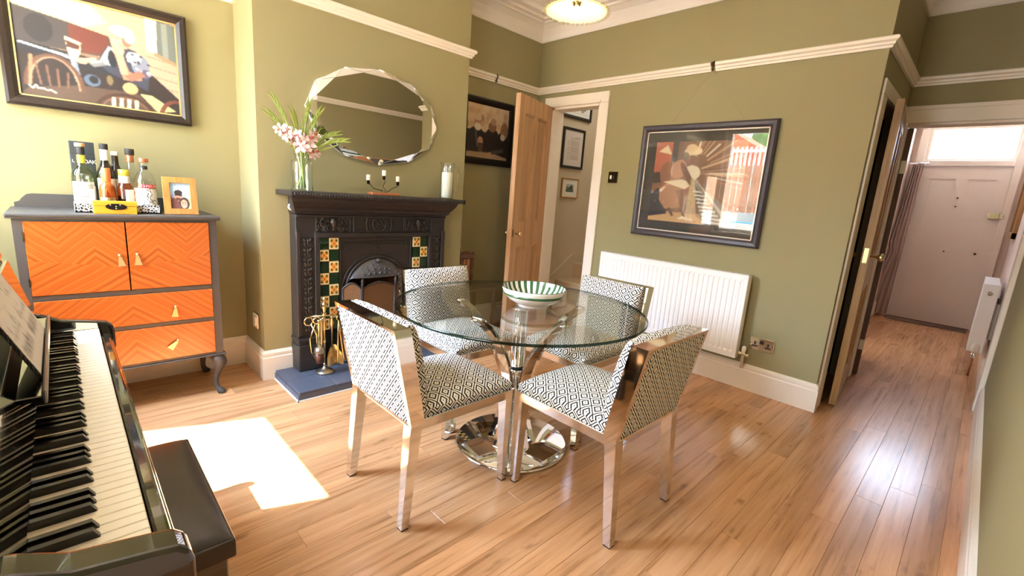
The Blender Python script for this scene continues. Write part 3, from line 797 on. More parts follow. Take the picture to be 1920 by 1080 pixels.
# insert plate with arched opening
yl, yr, zt = 1.2155, 1.7415, .862; ar = .215; az = .515
arc = [(FC + ar*cos(t), az + ar*sin(t)) for t in [pi*k/20 for k in range(21)]]          # right -> left
m = MB(); x0, x1 = XCH, FX-.030
outer = [(yr, .05), (yr, zt), (yl, zt), (yl, .05)]
def ring_face(m, x):
    vs = [(x, yr, az)] + [(x, y, z) for y, z in arc] + [(x, yl, az)]
    top = [(x, yr, zt)] + [(x, FC + (yr-yl)/2*cos(t), zt) for t in [pi*k/20 for k in range(21)]] + [(x, yl, zt)]
    k = len(vs); m.add(vs+top, [(i, i+1, k+i+1, k+i) for i in range(k-1)])
    m.quad((x, yr, .05), (x, yr, az), (x, FC+ar, az), (x, FC+ar, .05)); m.quad((x, yl, .05), (x, yl, az), (x, FC-ar, az), (x, FC-ar, .05))
ring_face(m, x1)
path = [(FC+ar, .05)] + arc + [(FC-ar, .05)]
m.add([(x1, y, z) for y, z in path] + [(x1-.10, y, z) for y, z in path], [(i, i+1, len(path)+i+1, len(path)+i) for i in range(len(path)-1)])
m.build('insert_plate', 'cast_iron', fp)
m = MB(); m.tube([(x1+.002, y, z) for y, z in path], .009, 8); m.tube([(x1+.001, FC+(y-FC)*1.12, az+(z-az)*1.12 if z >= az else z) for y, z in path], .004, 6)
for q in (yl+.012, yr-.012): m.box((x1, q-.006, .05), (x1+.008, q+.006, .85), .002)
m.box((x1, yl, .835), (x1+.010, yr, .862), .003); m.box((x1, yl+.03, .815), (x1+.005, yr-.03, .822), .002)
for q in (yl+.05, yr-.05): scroll(m, x1-.003, q, .79, .018, 1.2, 1, 0, .004)
scroll(m, x1-.003, FC, .785, .014, 1.5, 1, 0, .004)
m.build('arch_moulding', 'cast_iron', fp)
# canopy hood
m = MB(); N = 16; vs = []
for j in range(6):
    t = j/5
    for i in range(N+1):
        a = pi*i/N; rr = ar*(.98 - .0*t); z = az + rr*sin(a)
        y = FC + rr*cos(a); zz = z*(1-t) + (az+.085)*t; xx = x1-.005 + .055*sin(t*pi/2)*sin(a)
        zz = max(zz, min(z, az+.085)) if z > az+.085 else z
        vs.append((xx, y, zz))
m.add(vs, [(j*(N+1)+i, j*(N+1)+i+1, (j+1)*(N+1)+i+1, (j+1)*(N+1)+i) for j in range(5) for i in range(N)], True)
m.build('canopy', 'iron_hood', fp)
m = MB()
for j in range(3):
    for i in range(11):
        a = pi*(.16 + .68*i/10); t = .3 + .22*j; rr = ar*.93
        z = (az + rr*sin(a))*(1-t) + (az+.085)*t; y = FC + rr*cos(a)*(1-.05*j)
        m.ball((x1-.004 + .056*sin(t*pi/2)*sin(a), y, z), (.006, .011, .008), 6, 4, Matrix.Rotation((i+j) % 2*1.2-.6, 4, 'X'))
m.ball((x1+.02, FC, az+ar-.02), (.02, .02, .014), 8, 6)
m.build('canopy_relief', 'iron_hood', fp)
# firebox
m = MB(); xb2 = -3.14
m.quad((xb2, 1.26, .05), (xb2, 1.70, .05), (xb2, 1.70, .72), (xb2, 1.26, .72)).quad((xb2, 1.26, .05), (XCH, 1.26, .05), (XCH, 1.26, .74), (xb2, 1.26, .74)).quad((xb2, 1.695, .05), (XCH, 1.695, .05), (XCH, 1.695, .74), (xb2, 1.695, .74)).quad((xb2, 1.26, .052), (XCH, 1.26, .052), (XCH, 1.70, .052), (xb2, 1.70, .052))
m.build('firebrick', 'brick_fire', fp)
m = MB()
for k in range(7): m.box((-2.90, 1.31+k*.052, .16), (-2.885, 1.322+k*.052, .30), .003)
m.box((-2.91, 1.28, .29), (-2.88, 1.68, .31), .004); m.box((-2.91, 1.28, .15), (-2.88, 1.68, .17), .004); m.box((-3.1, 1.28, .15), (-2.91, 1.68, .165))
m.build('grate', 'cast_iron', fp)

# hearth
hs = thing('hearth', 'raised hearth of dark slate tiles with pale grouted edge', 'hearth', (-2.655, FC, 0))
B('hearth_base', (-2.865, .853, 0), (-2.456, 2.103, .044), 'grout', hs)
HT = None
for i in range(6):
    for j in range(2):
        y0 = .850 + i*.2093; x0 = -2.449 - (j+1)*.2085
        if HT is None: HT = B('tile', (x0+.001, y0+.001, .036), (x0+.2075, y0+.2083, .05), 'slate', hs, .002); h0 = (x0, y0)
        else:
            o = HT.copy(); COL.objects.link(o); o.parent = hs; o.location = HT.location + V(x0-h0[0], y0-h0[1], 0)
for i in range(6):
    o = B('tile', (-2.457, .851+i*.2093, .004), (-2.448, .8583+(i)*.2093+.200, .0358), 'slate', hs, .001)
for j in range(2): B('tile', (-2.4505-(j+1)*.2085+.003, .845, .004), (-2.4505-j*.2085, .853, .0358), 'slate', hs, .001)
MB().box((-2.865, .838, 0), (-2.440, .8445, .006)).box((-2.4475, .838, 0), (-2.440, 2.11, .006)).build('sealant', 'plastic_white', hs)

# fire screen
fs = thing('fire_screen', 'three fold brown mesh fire screen with arched tops in front of grate', 'fire screen', (-2.70, 1.47, .05))
def screen_panel(ya, yb, xa, xb, name):
    pts = []
    for k in range(13):
        t = k/12; pts.append((xa+(xb-xa)*t, ya+(yb-ya)*t, .545 + .035*sin(pi*t)))
    m = MB(); vs = [(p[0], p[1], .07) for p in pts] + pts
    m.add(vs, [(i, i+1, 14+i, 13+i) for i in range(12)])
    m.build('mesh_panel', 'fire_screen_mesh', fs)
    m = MB().tube(pts, .006, 6).tube([(xa, ya, .055), (xa, ya, .545)], .006, 6).tube([(xb, yb, .055), (xb, yb, .545)], .006, 6).tube([(xa, ya, .07), (xb, yb, .07)], .005, 6)
    m.build('panel_frame', 'cast_iron', fs)
screen_panel(1.334, 1.556, -2.685, -2.685, 'mid'); screen_panel(1.222, 1.322, -2.735, -2.688, 'l'); screen_panel(1.568, 1.70, -2.688, -2.74, 'r')
for y in (1.328, 1.562):
    MB().lathe([(.011, .05), (.011, .06), (.008, .07), (.008, .565), (.012, .572), (.006, .58), (.011, .592), (.004, .604), (0, .61)], (-2.683, y, 0), 10).build('post', 'cast_iron', fs)

# companion set: stand + hanging tools
SX, SY = -2.66, 1.075
st = thing('companion_stand', 'round pewter and brass fireside companion stand with top ring bar', 'stand', (SX, SY, .05))
MB().lathe([(.0, .0), (.052, .0), (.054, .006), (.048, .014), (.030, .022), (.012, .034), (.009, .05), (.009, .06)], (SX, SY, .05), 24).build('base', 'pewter', st)
MB().lathe([(.007, .06), (.007, .19), (.011, .2), (.006, .21), (.006, .36), (.012, .368), (.007, .38), (.012, .40), (.018, .418), (.012, .436), (.007, .445), (.013, .456), (.008, .468), (0, .476)], (SX, SY, .05), 14).build('column', 'brass', st)
MB().tube([(SX-.03, SY-.075, .405), (SX, SY, .408), (SX+.01, SY+.085, .402)], .006, 6).tube([(SX+.05, SY-.03, .405), (SX, SY, .408), (SX-.05, SY+.03, .405)], .006, 6).build('hook_bar', 'brass', st)
m = MB().lathe([(.006, .405), (.012, .395), (.008, .38), (.013, .36), (.007, .34), (.006, .24), (.005, .12)], (SX+.032, SY-.03, 0), 10)
bt = thing('poker', 'brass poker with turned handle hanging on fireside stand', 'fire tool', (SX+.032, SY-.03, .12)); m.build('shaft', 'brass', bt)
bt = thing('hearth_brush', 'small hearth brush with domed pewter cap hanging on fireside stand', 'fire tool', (SX+.05, SY-.052, .13))
MB().lathe([(.006, .405), (.011, .395), (.007, .38), (.011, .36), (.006, .34), (.005, .235)], (SX+.05, SY-.052, 0), 10).build('shaft', 'brass', bt)
MB().lathe([(0, .242), (.012, .24), (.026, .228), (.031, .205), (.031, .20), (0, .199)], (SX+.05, SY-.052, 0), 14).build('cap', 'pewter', bt)
MB().lathe([(.027, .20), (.016, .135), (0, .134)], (SX+.05, SY-.052, 0), 12).build('bristles', 'brown_wood', bt)
bt = thing('ash_shovel', 'brass ash shovel with wide blade hanging on fireside stand', 'fire tool', (SX+.0, SY+.05, .09))
MB().lathe([(.006, .405), (.012, .395), (.008, .38), (.012, .355), (.006, .335), (.005, .20)], (SX, SY+.045, 0), 10).build('shaft', 'brass', bt)
m = MB(); vs = []
for j in range(6):
    for i in range(9):
        t = j/5; a = (i/8-.5); vs.append((SX-.012+.03*t+abs(a)**2*.06, SY+.055 + a*.10*(.35+.65*sin(min(1, t*1.3)*pi/2)), .215-.125*t + .01*(1-abs(a)*2)*(t)))
m.add(vs, [(j*9+i, j*9+i+1, (j+1)*9+i+1, (j+1)*9+i) for j in range(5) for i in range(8)], True); m.build('blade', 'brass', bt)
bt = thing('fire_tongs', 'brass fire tongs with claw tips hanging on fireside stand', 'fire tool', (SX+.02, SY+.09, .08))
MB().torus((SX+.012, SY+.085, .385), .014, .004, 'x', 14, 6).tube([(SX+.012, SY+.082, .372), (SX+.02, SY+.075, .29), (SX+.03, SY+.068, .12), (SX+.036, SY+.075, .092)], .0055, 6).build('arm', 'brass', bt)
MB().tube([(SX+.012, SY+.088, .372), (SX+.01, SY+.092, .29), (SX+.02, SY+.112, .12), (SX+.024, SY+.106, .092)], .0055, 6).build('arm', 'brass', bt)
bt = thing('coal_tongs', 'scissor handled brass coal tongs with ring grip beside poker', 'fire tool', (SX-.01, SY-.075, .12))
MB().torus((SX+.0, SY-.092, .385), .024, .0045, 'x', 16, 6).torus((SX+.004, SY-.045, .385), .020, .0045, 'x', 16, 6).build('grip', 'brass', bt)
MB().tube([(SX, SY-.078, .365), (SX+.01, SY-.05, .30), (SX+.014, SY-.045, .16)], .005, 6).tube([(SX, SY-.055, .365), (SX-.01, SY-.082, .27), (SX-.006, SY-.075, .19), (SX+.0, SY-.05, .14)], .004, 6).build('arm', 'brass', bt)

# ------------------------------------------------------------------ faceted mirror on the chimney breast
mr = thing('wall_mirror', 'wide oval mirror with faceted triangular edge hanging above mantelpiece', 'mirror', (-2.845, 1.507, 1.32))
mc = V(0, 1.507, 1.612); N = 12
OUT = [V(-2.842, mc.y + .452*sin(2*pi*k/N), mc.z + .291*cos(2*pi*k/N)) for k in range(N)]
INN = [V(-2.822, mc.y + .408*sin(2*pi*(k+.5)/N), mc.z + .256*cos(2*pi*(k+.5)/N)) for k in range(N)]
MB().add(INN, [tuple(range(N))]).build('glass', 'mirror', mr)
m = MB()
for k in range(N): m.add([OUT[k], INN[k], INN[k-1]], [(0, 1, 2)])
for k in range(N): m.add([OUT[k], OUT[(k+1) % N], INN[k]], [(0, 1, 2)])
m.build('facet_rim', 'mirror', mr)
m = MB().add([V(-2.858, q.y, q.z) for q in OUT] + OUT, [(i, (i+1) % N, (i+1) % N + N, i+N) for i in range(N)] + [tuple(range(N))]); m.build('backing', 'plastic_white', mr)
m = MB()
for k in range(N):
    m.tube([OUT[k], INN[k]], .0014, 4); m.tube([OUT[k], INN[k-1]], .0014, 4); m.tube([OUT[k], OUT[(k+1) % N]], .002, 4)
m.build('seam_strip', 'chrome_soft', mr)

# ------------------------------------------------------------------ things on the mantel
VX, VY, VZ = -2.735, .988, 1.132
vs_ = thing('glass_vase', 'ribbed clear glass vase holding the gladioli on mantelpiece', 'vase', (VX, VY, VZ))
def ribbed(prof, n=48, amp=.0025):
    vs = []
    for r, z in prof:
        for i in range(n): q = r + (amp if i % 2 else -amp)*(1 if r > .035 else 0); vs.append((VX+q*cos(2*pi*i/n), VY+q*sin(2*pi*i/n), VZ+z))
    return MB().add(vs, [(a*n+i, a*n+(i+1) % n, (a+1)*n+(i+1) % n, (a+1)*n+i) for a in range(len(prof)-1) for i in range(n)] + [tuple(range(n))[::-1]], True)
ribbed([(.052, .0), (.055, .006), (.055, .15), (.052, .162), (.038, .172), (.036, .182), (.040, .193), (.041, .198), (.037, .198), (.034, .182), (.036, .172), (.048, .160), (.050, .15), (.050, .012), (.0, .010)][:14]).build('vessel', 'glass_vase', vs_)
MB().lathe([(.0485, .012), (.0485, .11), (0, .11)], (VX, VY, VZ), 24).build('water', 'water', vs_)
def leafblade(m, p, q, r, wd, n=6):
    """curved blade p -> r through q"""
    p, q, r = Vector(p), Vector(q), Vector(r); pts = [(1-t)**2*p + 2*t*(1-t)*q + t*t*r for t in [k/n for k in range(n+1)]]
    vs = []
    sd = (r-p).cross(V(1, .2, .1)).normalized()
    for k, c in enumerate(pts):
        t = k/n; ww = wd*(.45+.9*t*(1-t)*2)*(1-t**3); vs += [c - sd*ww, c + V(ww*.6, 0, 0), c + sd*ww]
    m.add(vs, [(a*3+i, a*3+i+1, a*3+4+i, a*3+3+i) for a in range(n) for i in (0, 1)], True)
def floret(o, c, dr, size):
    """six petalled gladiolus bloom: petals + throat"""
    c = Vector(c); dr = Vector(dr).normalized(); a = dr.orthogonal().normalized(); b = dr.cross(a)
    m = MB()
    for k in range(6):
        t = 2*pi*k/6 + random.random()*.3; u = (a*cos(t) + b*sin(t)); sd = dr.cross(u)
        L = size*(1 if k % 2 else .85); w_ = size*.36
        vs = [c, c+u*L*.35+dr*L*.35-sd*w_*.5, c+u*L*.35+dr*L*.40, c+u*L*.35+dr*L*.35+sd*w_*.5, c+u*L*.8+dr*L*.55-sd*w_*.7, c+u*L*.85+dr*L*.5, c+u*L*.8+dr*L*.55+sd*w_*.7, c+u*L*1.1+dr*L*.42]
        m.add(vs, [(0, 1, 2), (0, 2, 3), (1, 4, 5, 2), (2, 5, 6, 3), (4, 7, 5), (5, 7, 6)], True)
    m.build('bloom', 'petal', o)
    m = MB(); 
    for k in (0, 2):
        t = 2*pi*k/6; u = a*cos(t)+b*sin(t); m.ball(c+u*size*.3+dr*size*.42, (size*.12, size*.12, size*.2), 6, 4)
    m.build('throat', 'petal_red', o)
STEMS = [  # tip (dy, z), mid-bloom fractions, x drift, label bit
    ((-.165, 1.515), [.60, .70], .03, 'gladiolus stem leaning furthest left from vase with pink blooms'),
    ((-.125, 1.60), [.56], -.02, 'tall gladiolus stem reaching highest at left of the vase'),
    ((-.06, 1.53), [.50, .60], .06, 'gladiolus stem with red throated bloom at vase centre left'),
    ((.045, 1.60), [.55], .0, 'upright gladiolus stem with green buds above right of vase'),
    ((.085, 1.56), [.52, .62], .04, 'gladiolus stem with peach marked bloom right of vase centre'),
    ((.175, 1.46), [], .03, 'gladiolus stem of green buds arching low to the right'),
    ((.215, 1.43), [.42], .05, 'lowest gladiolus stem drooping far right across mirror edge')]
for (dy, z), fr, dx, lab in STEMS:
    o = thing('gladiolus', lab, 'flower', (VX, VY, VZ+.02), 'gladioli in the glass vase')
    p0 = V(VX+random.uniform(-.015, .015), VY-dy*.10, VZ+.02); p1 = V(VX+dx*.3, VY+dy*.15, VZ+.20); p3 = V(VX+dx, VY+dy, z); p2 = p1 + (p3-p1)*.5 + V(0, -dy*.10, .035)
    pts = []
    for k in range(13):
        t = k/12
        pts.append(p0*(1-t/.4)+p1*(t/.4) if t < .4 else ((1-(t-.4)/.6)**2*p1 + 2*((t-.4)/.6)*(1-(t-.4)/.6)*p2 + ((t-.4)/.6)**2*p3))
    MB().tube(pts, [.0042]*7+[.0038, .0034, .003, .0026, .002, .001], 6).build('stem', 'stem_green', o)
    m = MB()
    for k in (7, 9, 10, 11, 12):                                 # closed buds in two ranks
        for d in (-1, 1):
            c = pts[k]; t = (pts[k]-pts[k-1]).normalized(); sd = t.cross(V(1, 0, 0)).normalized()*d
            leafblade(m, c-t*.01, c+sd*.010+t*.016, c+sd*.011+t*.052, .0062, 3)
    for k, d in ((5, 1), (6, -1), (5, -1)):                        # sword leaves
        c = pts[k]; t = (p3-p1).normalized(); leafblade(m, c, c + t*.08 + V(.01, d*.016, 0), c + t*.16 + V(.02, d*.038, .005), .006, 5)
    m.build('leaves', 'leaf', o)
    for f in fr:
        k = int(f*12); floret(o, pts[k]+V(.008, 0, 0), V(.8, random.uniform(-.5, .5), random.uniform(-.1, .4)), .046); floret(o, pts[k+1]+V(.01, random.uniform(-.02, .02), -.01), V(.7, -.7 if dy < 0 else .6, .1), .036)

cx, cy, cz = -2.74, 1.498, 1.132
ca = thing('candelabra', 'three armed dark wire candle holder on copper wood base', 'candle holder', (cx, cy, cz))
B('base', (cx-.035, cy-.098, cz), (cx+.035, cy+.098, cz+.018), 'terracotta_wood', ca, .003)
CT = [(-.107, .088), (-.001, .122), (.098, .092)]
for dy, zz in CT:
    MB().tube([(cx, cy+dy*.10, cz+.018), (cx+.004, cy+dy*.25+.012, cz+.03), (cx, cy+dy*.6-.008, cz+zz*.45), (cx+.004, cy+dy*.95+.008, cz+zz*.72), (cx, cy+dy, cz+zz-.022)], .0026, 6).build('arm', 'frame_black', ca)
    MB().lathe([(.004, zz-.024), (.010, zz-.020), (.0085, zz-.002), (.012, zz), (0, zz)], (cx, cy+dy, cz), 12).build('cup', 'bronze_plate', ca)
for (dy, zz), lab in zip(CT, ('short white candle on left arm of candle holder', 'short white candle on tallest middle arm of candle holder', 'short white candle on right arm of candle holder')):
    o = thing('candle', lab, 'candle', (cx, cy+dy, cz+zz), 'candles in the candle holder')
    MB().lathe([(.012, .0), (.0125, .002), (.0125, .033), (.010, .034), (0, .033)], (cx, cy+dy, cz+zz), 14).build('wax', 'cream_wax', o); MB().tube([(cx, cy+dy, cz+zz+.033), (cx+.001, cy+dy, cz+zz+.040)], .0008, 4).build('wick', 'ink', o)
jx, jy, jz = -2.735, 1.985, 1.132
j = thing('glass_jug', 'tall clear glass jug with handle around pillar candle on mantel', 'jug', (jx, jy, jz))
MB().lathe([(0, .0), (.046, .0), (.048, .004), (.048, .20), (.045, .215), (.047, .235), (.052, .248), (.049, .247), (.043, .232), (.042, .215), (.0445, .20), (.0445, .008), (0, .007)], (jx, jy, jz), 32, cap=False).build('vessel', 'glass_vase', j)
MB().tube([(jx+.01, jy+.046, jz+.225), (jx+.012, jy+.075, jz+.222), (jx+.014, jy+.085, jz+.20), (jx+.014, jy+.083, jz+.08), (jx+.012, jy+.07, jz+.055), (jx+.01, jy+.046, jz+.055)], .006, 8).build('handle', 'glass_vase', j)
o = thing('pillar_candle', 'thick cream pillar candle standing inside the glass jug', 'candle', (jx, jy, jz+.008))
MB().lathe([(.037, .0), (.038, .003), (.038, .172), (.034, .176), (.012, .172), (0, .170)], (jx, jy, jz+.008), 24).build('wax', 'cream_wax', o); MB().tube([(jx, jy, jz+.178), (jx+.002, jy, jz+.19)], .001, 4).build('wick', 'ink', o)

# ------------------------------------------------------------------ orange-fronted cabinet
cb = thing('cabinet', 'dark grey cabinet with orange chevron veneer doors and drawers', 'cabinet', (-2.98, .21, 0))
CX0, CX1, CY0, CY1 = -3.185, -2.785, -.152, .572
m = MB()
m.box((CX0, CY0, .235), (CX1, CY0+.030, .955)).box((CX0, CY1-.036, .235), (CX1, CY1, .955)).box((CX0+.001, CY0+.028, .236), (CX0+.012, CY1-.034, .954)).box((CX0+.002, CY0+.028, .236), (CX1-.002, CY1-.034, .249))
for z0, z1 in ((.944, .957), (.600, .622), (.427, .446)): m.box((CX0+.014, CY0+.028, z0), (CX1-.0015, CY1-.034, z1))
m.build('carcass', 'cab_grey', cb)
MB().box((CX0-.01, CY0-.016, .957), (CX1+.014, CY1+.014, .963)).box((CX0-.01, CY0-.018, .963), (CX1+.018, CY1+.016, .977), .004).build('cabinet_top', 'cab_grey', cb)
MB().box((CX0-.004, CY0-.014, .228), (CX1+.008, CY1+.012, .236), .003).build('base_moulding', 'cab_grey', cb)
up = [(-.155, .977), (.515, .977), (.515, .998), (.500, 1.004), (.490, 1.020), (.472, 1.036), (.455, 1.040), (-.095, 1.040), (-.112, 1.036), (-.128, 1.020), (-.138, 1.004), (-.155, .998)]
MB().prism([(y, z) for y, z in up], CX0-.008, CX0+.012, 'x').build('upstand', 'cab_grey', cb)
def front(nm, y0, y1, z0, z1, mat, pulls):
    o = B(nm, (CX1-.014, y0, z0), (CX1+.004, y1, z1), mat, cb, .0015); unituv(o, (1, 2))
    for py, pz, ang in pulls:
        mt = Matrix.Rotation(ang, 4, 'X'); p = MB()
        x = CX1+.004
        for A, Bz in (((-.006, .006, 0, .014), None),):
            p.ball((x+.008, py, pz), (.007, .006, .006), 8, 6); p.tube([(x, py, pz), (x+.008, py, pz)], .003, 6)
        tri = [(-.005, -.006), (.005, -.006), (.014, -.052), (-.014, -.052)]
        q = MB().prism(tri, 0, .004, 'x'); 
        p.add([V(x+.010, py, pz) + (mt @ v) for v in q.v], q.f); p.build('pull', 'gold_pull', o)
    return o
front('door', -.121, .2045, .624, .944, 'veneer_left', [(.176, .792, .12)])
front('door', .2095, .536, .624, .944, 'veneer_right', [(.240, .795, .03)])
front('drawer', -.121, .536, .448, .598, 'veneer_drawer', [(.372, .523, -.10)])
front('drawer', -.121, .536, .251, .425, 'veneer_drawer', [(.372, .345, -.75)])
B('door_hinge', (CX1-.01, -.126, .86), (CX1+.006, -.1205, .90), 'brass', cb); B('door_hinge', (CX1-.01, -.126, .665), (CX1+.006, -.1205, .70), 'brass', cb)
def cabriole(x, y, sx, sy):
    """cabriole leg: knee out then in then foot out"""
    prof = [(.228, .000, .034), (.205, .010, .036), (.185, .018, .034), (.165, .018, .029), (.13, .006, .020), (.09, -.006, .0145), (.055, -.008, .0125), (.035, -.002, .014), (.022, .010, .019), (.010, .018, .022), (.0, .018, .018)]
    vs = []; n = 14
    for z, off, r in prof:
        for i in range(n): a = 2*pi*i/n; vs.append((x + sx*off + r*cos(a), y + sy*off + r*sin(a), z))
    m = MB().add(vs, [(a*n+i, a*n+(i+1) % n, (a+1)*n+(i+1) % n, (a+1)*n+i) for a in range(len(prof)-1) for i in range(n)] + [tuple(range(n)), tuple(range((len(prof)-1)*n, len(prof)*n))], True)
    # ear brackets
    m.prism([(0, 0), (-sy*.075, 0), (-sy*.05, -.012), (-sy*.022, -.03), (0, -.05)], 0, .018, 'x'); 
    for q in m.v[-10:]: q.x = x + (q.x - .009); q.y += y; q.z += .228
    m.build('leg', 'cab_grey', cb)
for x, sx in ((CX1-.030, 1), (CX0+.03, -1)):
    for y, sy in ((CY0+.028, -1), (CY1-.030, 1)): cabriole(x, y, sx*.8, sy*.8)

# ------------------------------------------------------------------ things on the cabinet
CT_ = .977
tr = thing('serving_tray', 'black and white filigree tray under the bottles', 'tray', (-2.97, .202, CT_))
MB().box((-3.06, .046, CT_), (-2.885, .358, CT_+.006)).build('tray_base', 'frame_black', tr)
for n_, a, b in (('end', (-3.06, .046), (-2.885, .050)), ('end', (-3.06, .354), (-2.885, .358)), ('side', (-2.889, .046), (-2.885, .358)), ('side', (-3.06, .046), (-3.056, .358))):
    B('tray_'+n_, (a[0], a[1], CT_+.002), (b[0], b[1], CT_+.040), 'filigree', tr)
TZ = CT_+.006
ct = thing('bottle_carton', 'tall dark grey spirit carton standing behind the bottles', 'carton', (-3.08, .095, TZ))
B('box', (-3.125, .052, CT_), (-3.065, .140, 1.297), 'carton_grey', ct, .002); B('lid_line', (-3.126, .0515, 1.24), (-3.0645, .1405, 1.242), 'ink', ct)
for q, chh in ((.062, 'L'), (.104, 'O'), (.1215, 'A'), (.136, 'K')): text('letter', chh, .026 if chh != 'L' else .020, (-3.0642, q, 1.205), (0, 1, 0), (0, 0, 1), 'label_white', ct)
def bottle(lab, x, y, prof, glass, z=TZ, caps=(), labels=(), fluid=None, n=24):
    o = thing('spirit_bottle', lab, 'bottle', (x, y, z), 'bottles on the tray')
    MB().lathe([(0, 0)] + prof, (x, y, z), n, cap=False).build('glass', glass, o)
    if fluid: MB().lathe([(0, .004)] + [(max(r-.003, .003), zz) for r, zz in prof if .003 < zz < fluid[0]] + [(0, fluid[0])], (x, y, z), n, cap=False).build('spirit', fluid[1], o)
    for r, z0, z1, mt in caps: MB().lathe([(r*.94, z0), (r, z0+.002), (r, z1-.002), (r*.92, z1), (0, z1)], (x, y, z), 16).build('stopper', mt, o)
    for r, z0, z1, mt, a0, a1 in labels:
        N_ = 14; vs = []
        for k in range(N_+1): a = a0+(a1-a0)*k/N_; vs += [(x+(r+.0008)*cos(a), y+(r+.0008)*sin(a), z+z0), (x+(r+.0008)*cos(a), y+(r+.0008)*sin(a), z+z1)]
        MB().add(vs, [(2*k, 2*k+2, 2*k+3, 2*k+1) for k in range(N_)], True).build('label', mt, o)
    return o
FR = radians(-5)
def W(half): return (FR-half, FR+half)
bottle('green glass bottle with tan cork at left of tray', -3.015, .088, [(.040, .0), (.042, .004), (.042, .15), (.038, .175), (.022, .198), (.0145, .215), (.0135, .28), (.0145, .282), (.0145, .290)], 'glass_green', caps=[(.019, .288, .305, 'cork'), (.0152, .255, .288, 'ink')],
       labels=[(.042, .02, .13, 'label_white', *W(1.1)), (.0142, .215, .25, 'cap_yellow', *W(2.5))])
sq = thing('gin_bottle', 'square clear gin bottle with white label front left of tray', 'bottle', (-2.93, .090, TZ), 'bottles on the tray')
MB().box((-2.962, .056, TZ), (-2.898, .124, TZ+.118), .006).build('glass', 'glass_vase', sq); MB().lathe([(.03, .116), (.014, .126), (.013, .15), (.016, .152), (.016, .17), (0, .17)], (-2.93, .09, TZ), 14).build('neck', 'glass_vase', sq)
B('label', (-2.8978, .064, TZ+.02), (-2.897, .116, TZ+.10), 'label_white', sq); 
for k in range(4): B('print_line', (-2.8969, .070, TZ+.035+k*.015), (-2.8967, .110-.006*(k % 2), TZ+.038+k*.015), 'ledge_grey', sq)
bottle('dark wine shaped bottle with white neck wrap and black top', -3.02, .172, [(.036, .0), (.038, .004), (.038, .155), (.034, .18), (.020, .21), (.0145, .225), (.0135, .30), (.0145, .303)], 'glass_dark', caps=[(.0165, .285, .312, 'ink'), (.0160, .235, .285, 'label_white')], labels=[(.038, .05, .15, 'label_white', *W(1.0))])
bottle('dark brown bottle with white cap and cream label behind', -3.045, .212, [(.034, .0), (.036, .004), (.036, .15), (.032, .175), (.018, .205), (.0135, .22), (.0125, .27)], 'glass_dark', caps=[(.0150, .262, .282, 'label_white')], labels=[(.036, .07, .15, 'paper', *W(1.0))])
bottle('small orange wax topped liqueur bottle in front centre', -2.93, .166, [(.030, .0), (.032, .004), (.032, .10), (.027, .118), (.014, .135), (.011, .15), (.011, .185)], 'glass_amber', caps=[(.0165, .135, .20, 'wax_orange')], labels=[(.032, .045, .065, 'pewter', *W(1.0)), (.032, .025, .043, 'label_white', *W(1.0))], fluid=(.10, 'glass_amber'))
bottle('amber bottle with yellow cap and white shoulder label', -2.94, .232, [(.030, .0), (.032, .004), (.032, .112), (.027, .125), (.0215, .135), (.0205, .17)], 'glass_amber', caps=[(.0215, .168, .198, 'cap_yellow')], labels=[(.0212, .135, .168, 'label_white', *W(1.5)), (.032, .02, .105, 'label_white', radians(-5), radians(75))], fluid=(.11, 'glass_amber'))
bottle('clear round bottle with black stopper behind yellow cap bottle', -3.03, .268, [(.040, .0), (.043, .005), (.043, .14), (.040, .17), (.026, .195), (.015, .205), (.014, .255)], 'glass_vase', caps=[(.019, .27, .300, 'ink'), (.016, .235, .27, 'copper')])
b8 = bottle('clear tequila bottle with copper stopper and red label band', -2.945, .310, [(.042, .0), (.045, .005), (.045, .13), (.042, .155), (.030, .185), (.0165, .20), (.0145, .225), (.0145, .235)], 'glass_vase', caps=[(.021, .238, .258, 'copper'), (.0155, .205, .222, 'ink')], labels=[(.045, .012, .115, 'skull_label', *W(1.35)), (.045, .117, .134, 'label_red', radians(-30), radians(60))])
for k, chh in enumerate('ESPOLON'):
    a = radians(-24 + k*13); text('letter', chh, .014, (-2.945+.0464*cos(a), .310+.0464*sin(a), TZ+.1255), (-sin(a), cos(a), 0), (0, 0, 1), 'label_white', b8, .0002)
yb = thing('wooden_box', 'small yellow wooden box with black oval clasp on cabinet', 'box', (-2.855, .183, CT_))
MB().box((-2.885, .106, CT_), (-2.825, .260, CT_+.036), .0015).build('box_body', 'yellow_wood', yb); MB().box((-2.886, .105, CT_+.0368), (-2.824, .261, CT_+.058), .0015).build('lid', 'yellow_wood', yb)
MB().prism([(.185+.030*cos(t)+(.008 if cos(t) > 0 else -.008), CT_+.034+.014*sin(t)) for t in [2*pi*k/20 for k in range(20)]], -2.8245, -2.8225, 'x').build('clasp_plate', 'clasp', yb)
m = MB()
for a, b in ((.165, .042), (.185, .035), (.200, .042), (.185, .026)): m.ball((-2.822, a, CT_+b), (.002, .003, .003), 8, 6)
m.build('clasp', 'brass', yb)
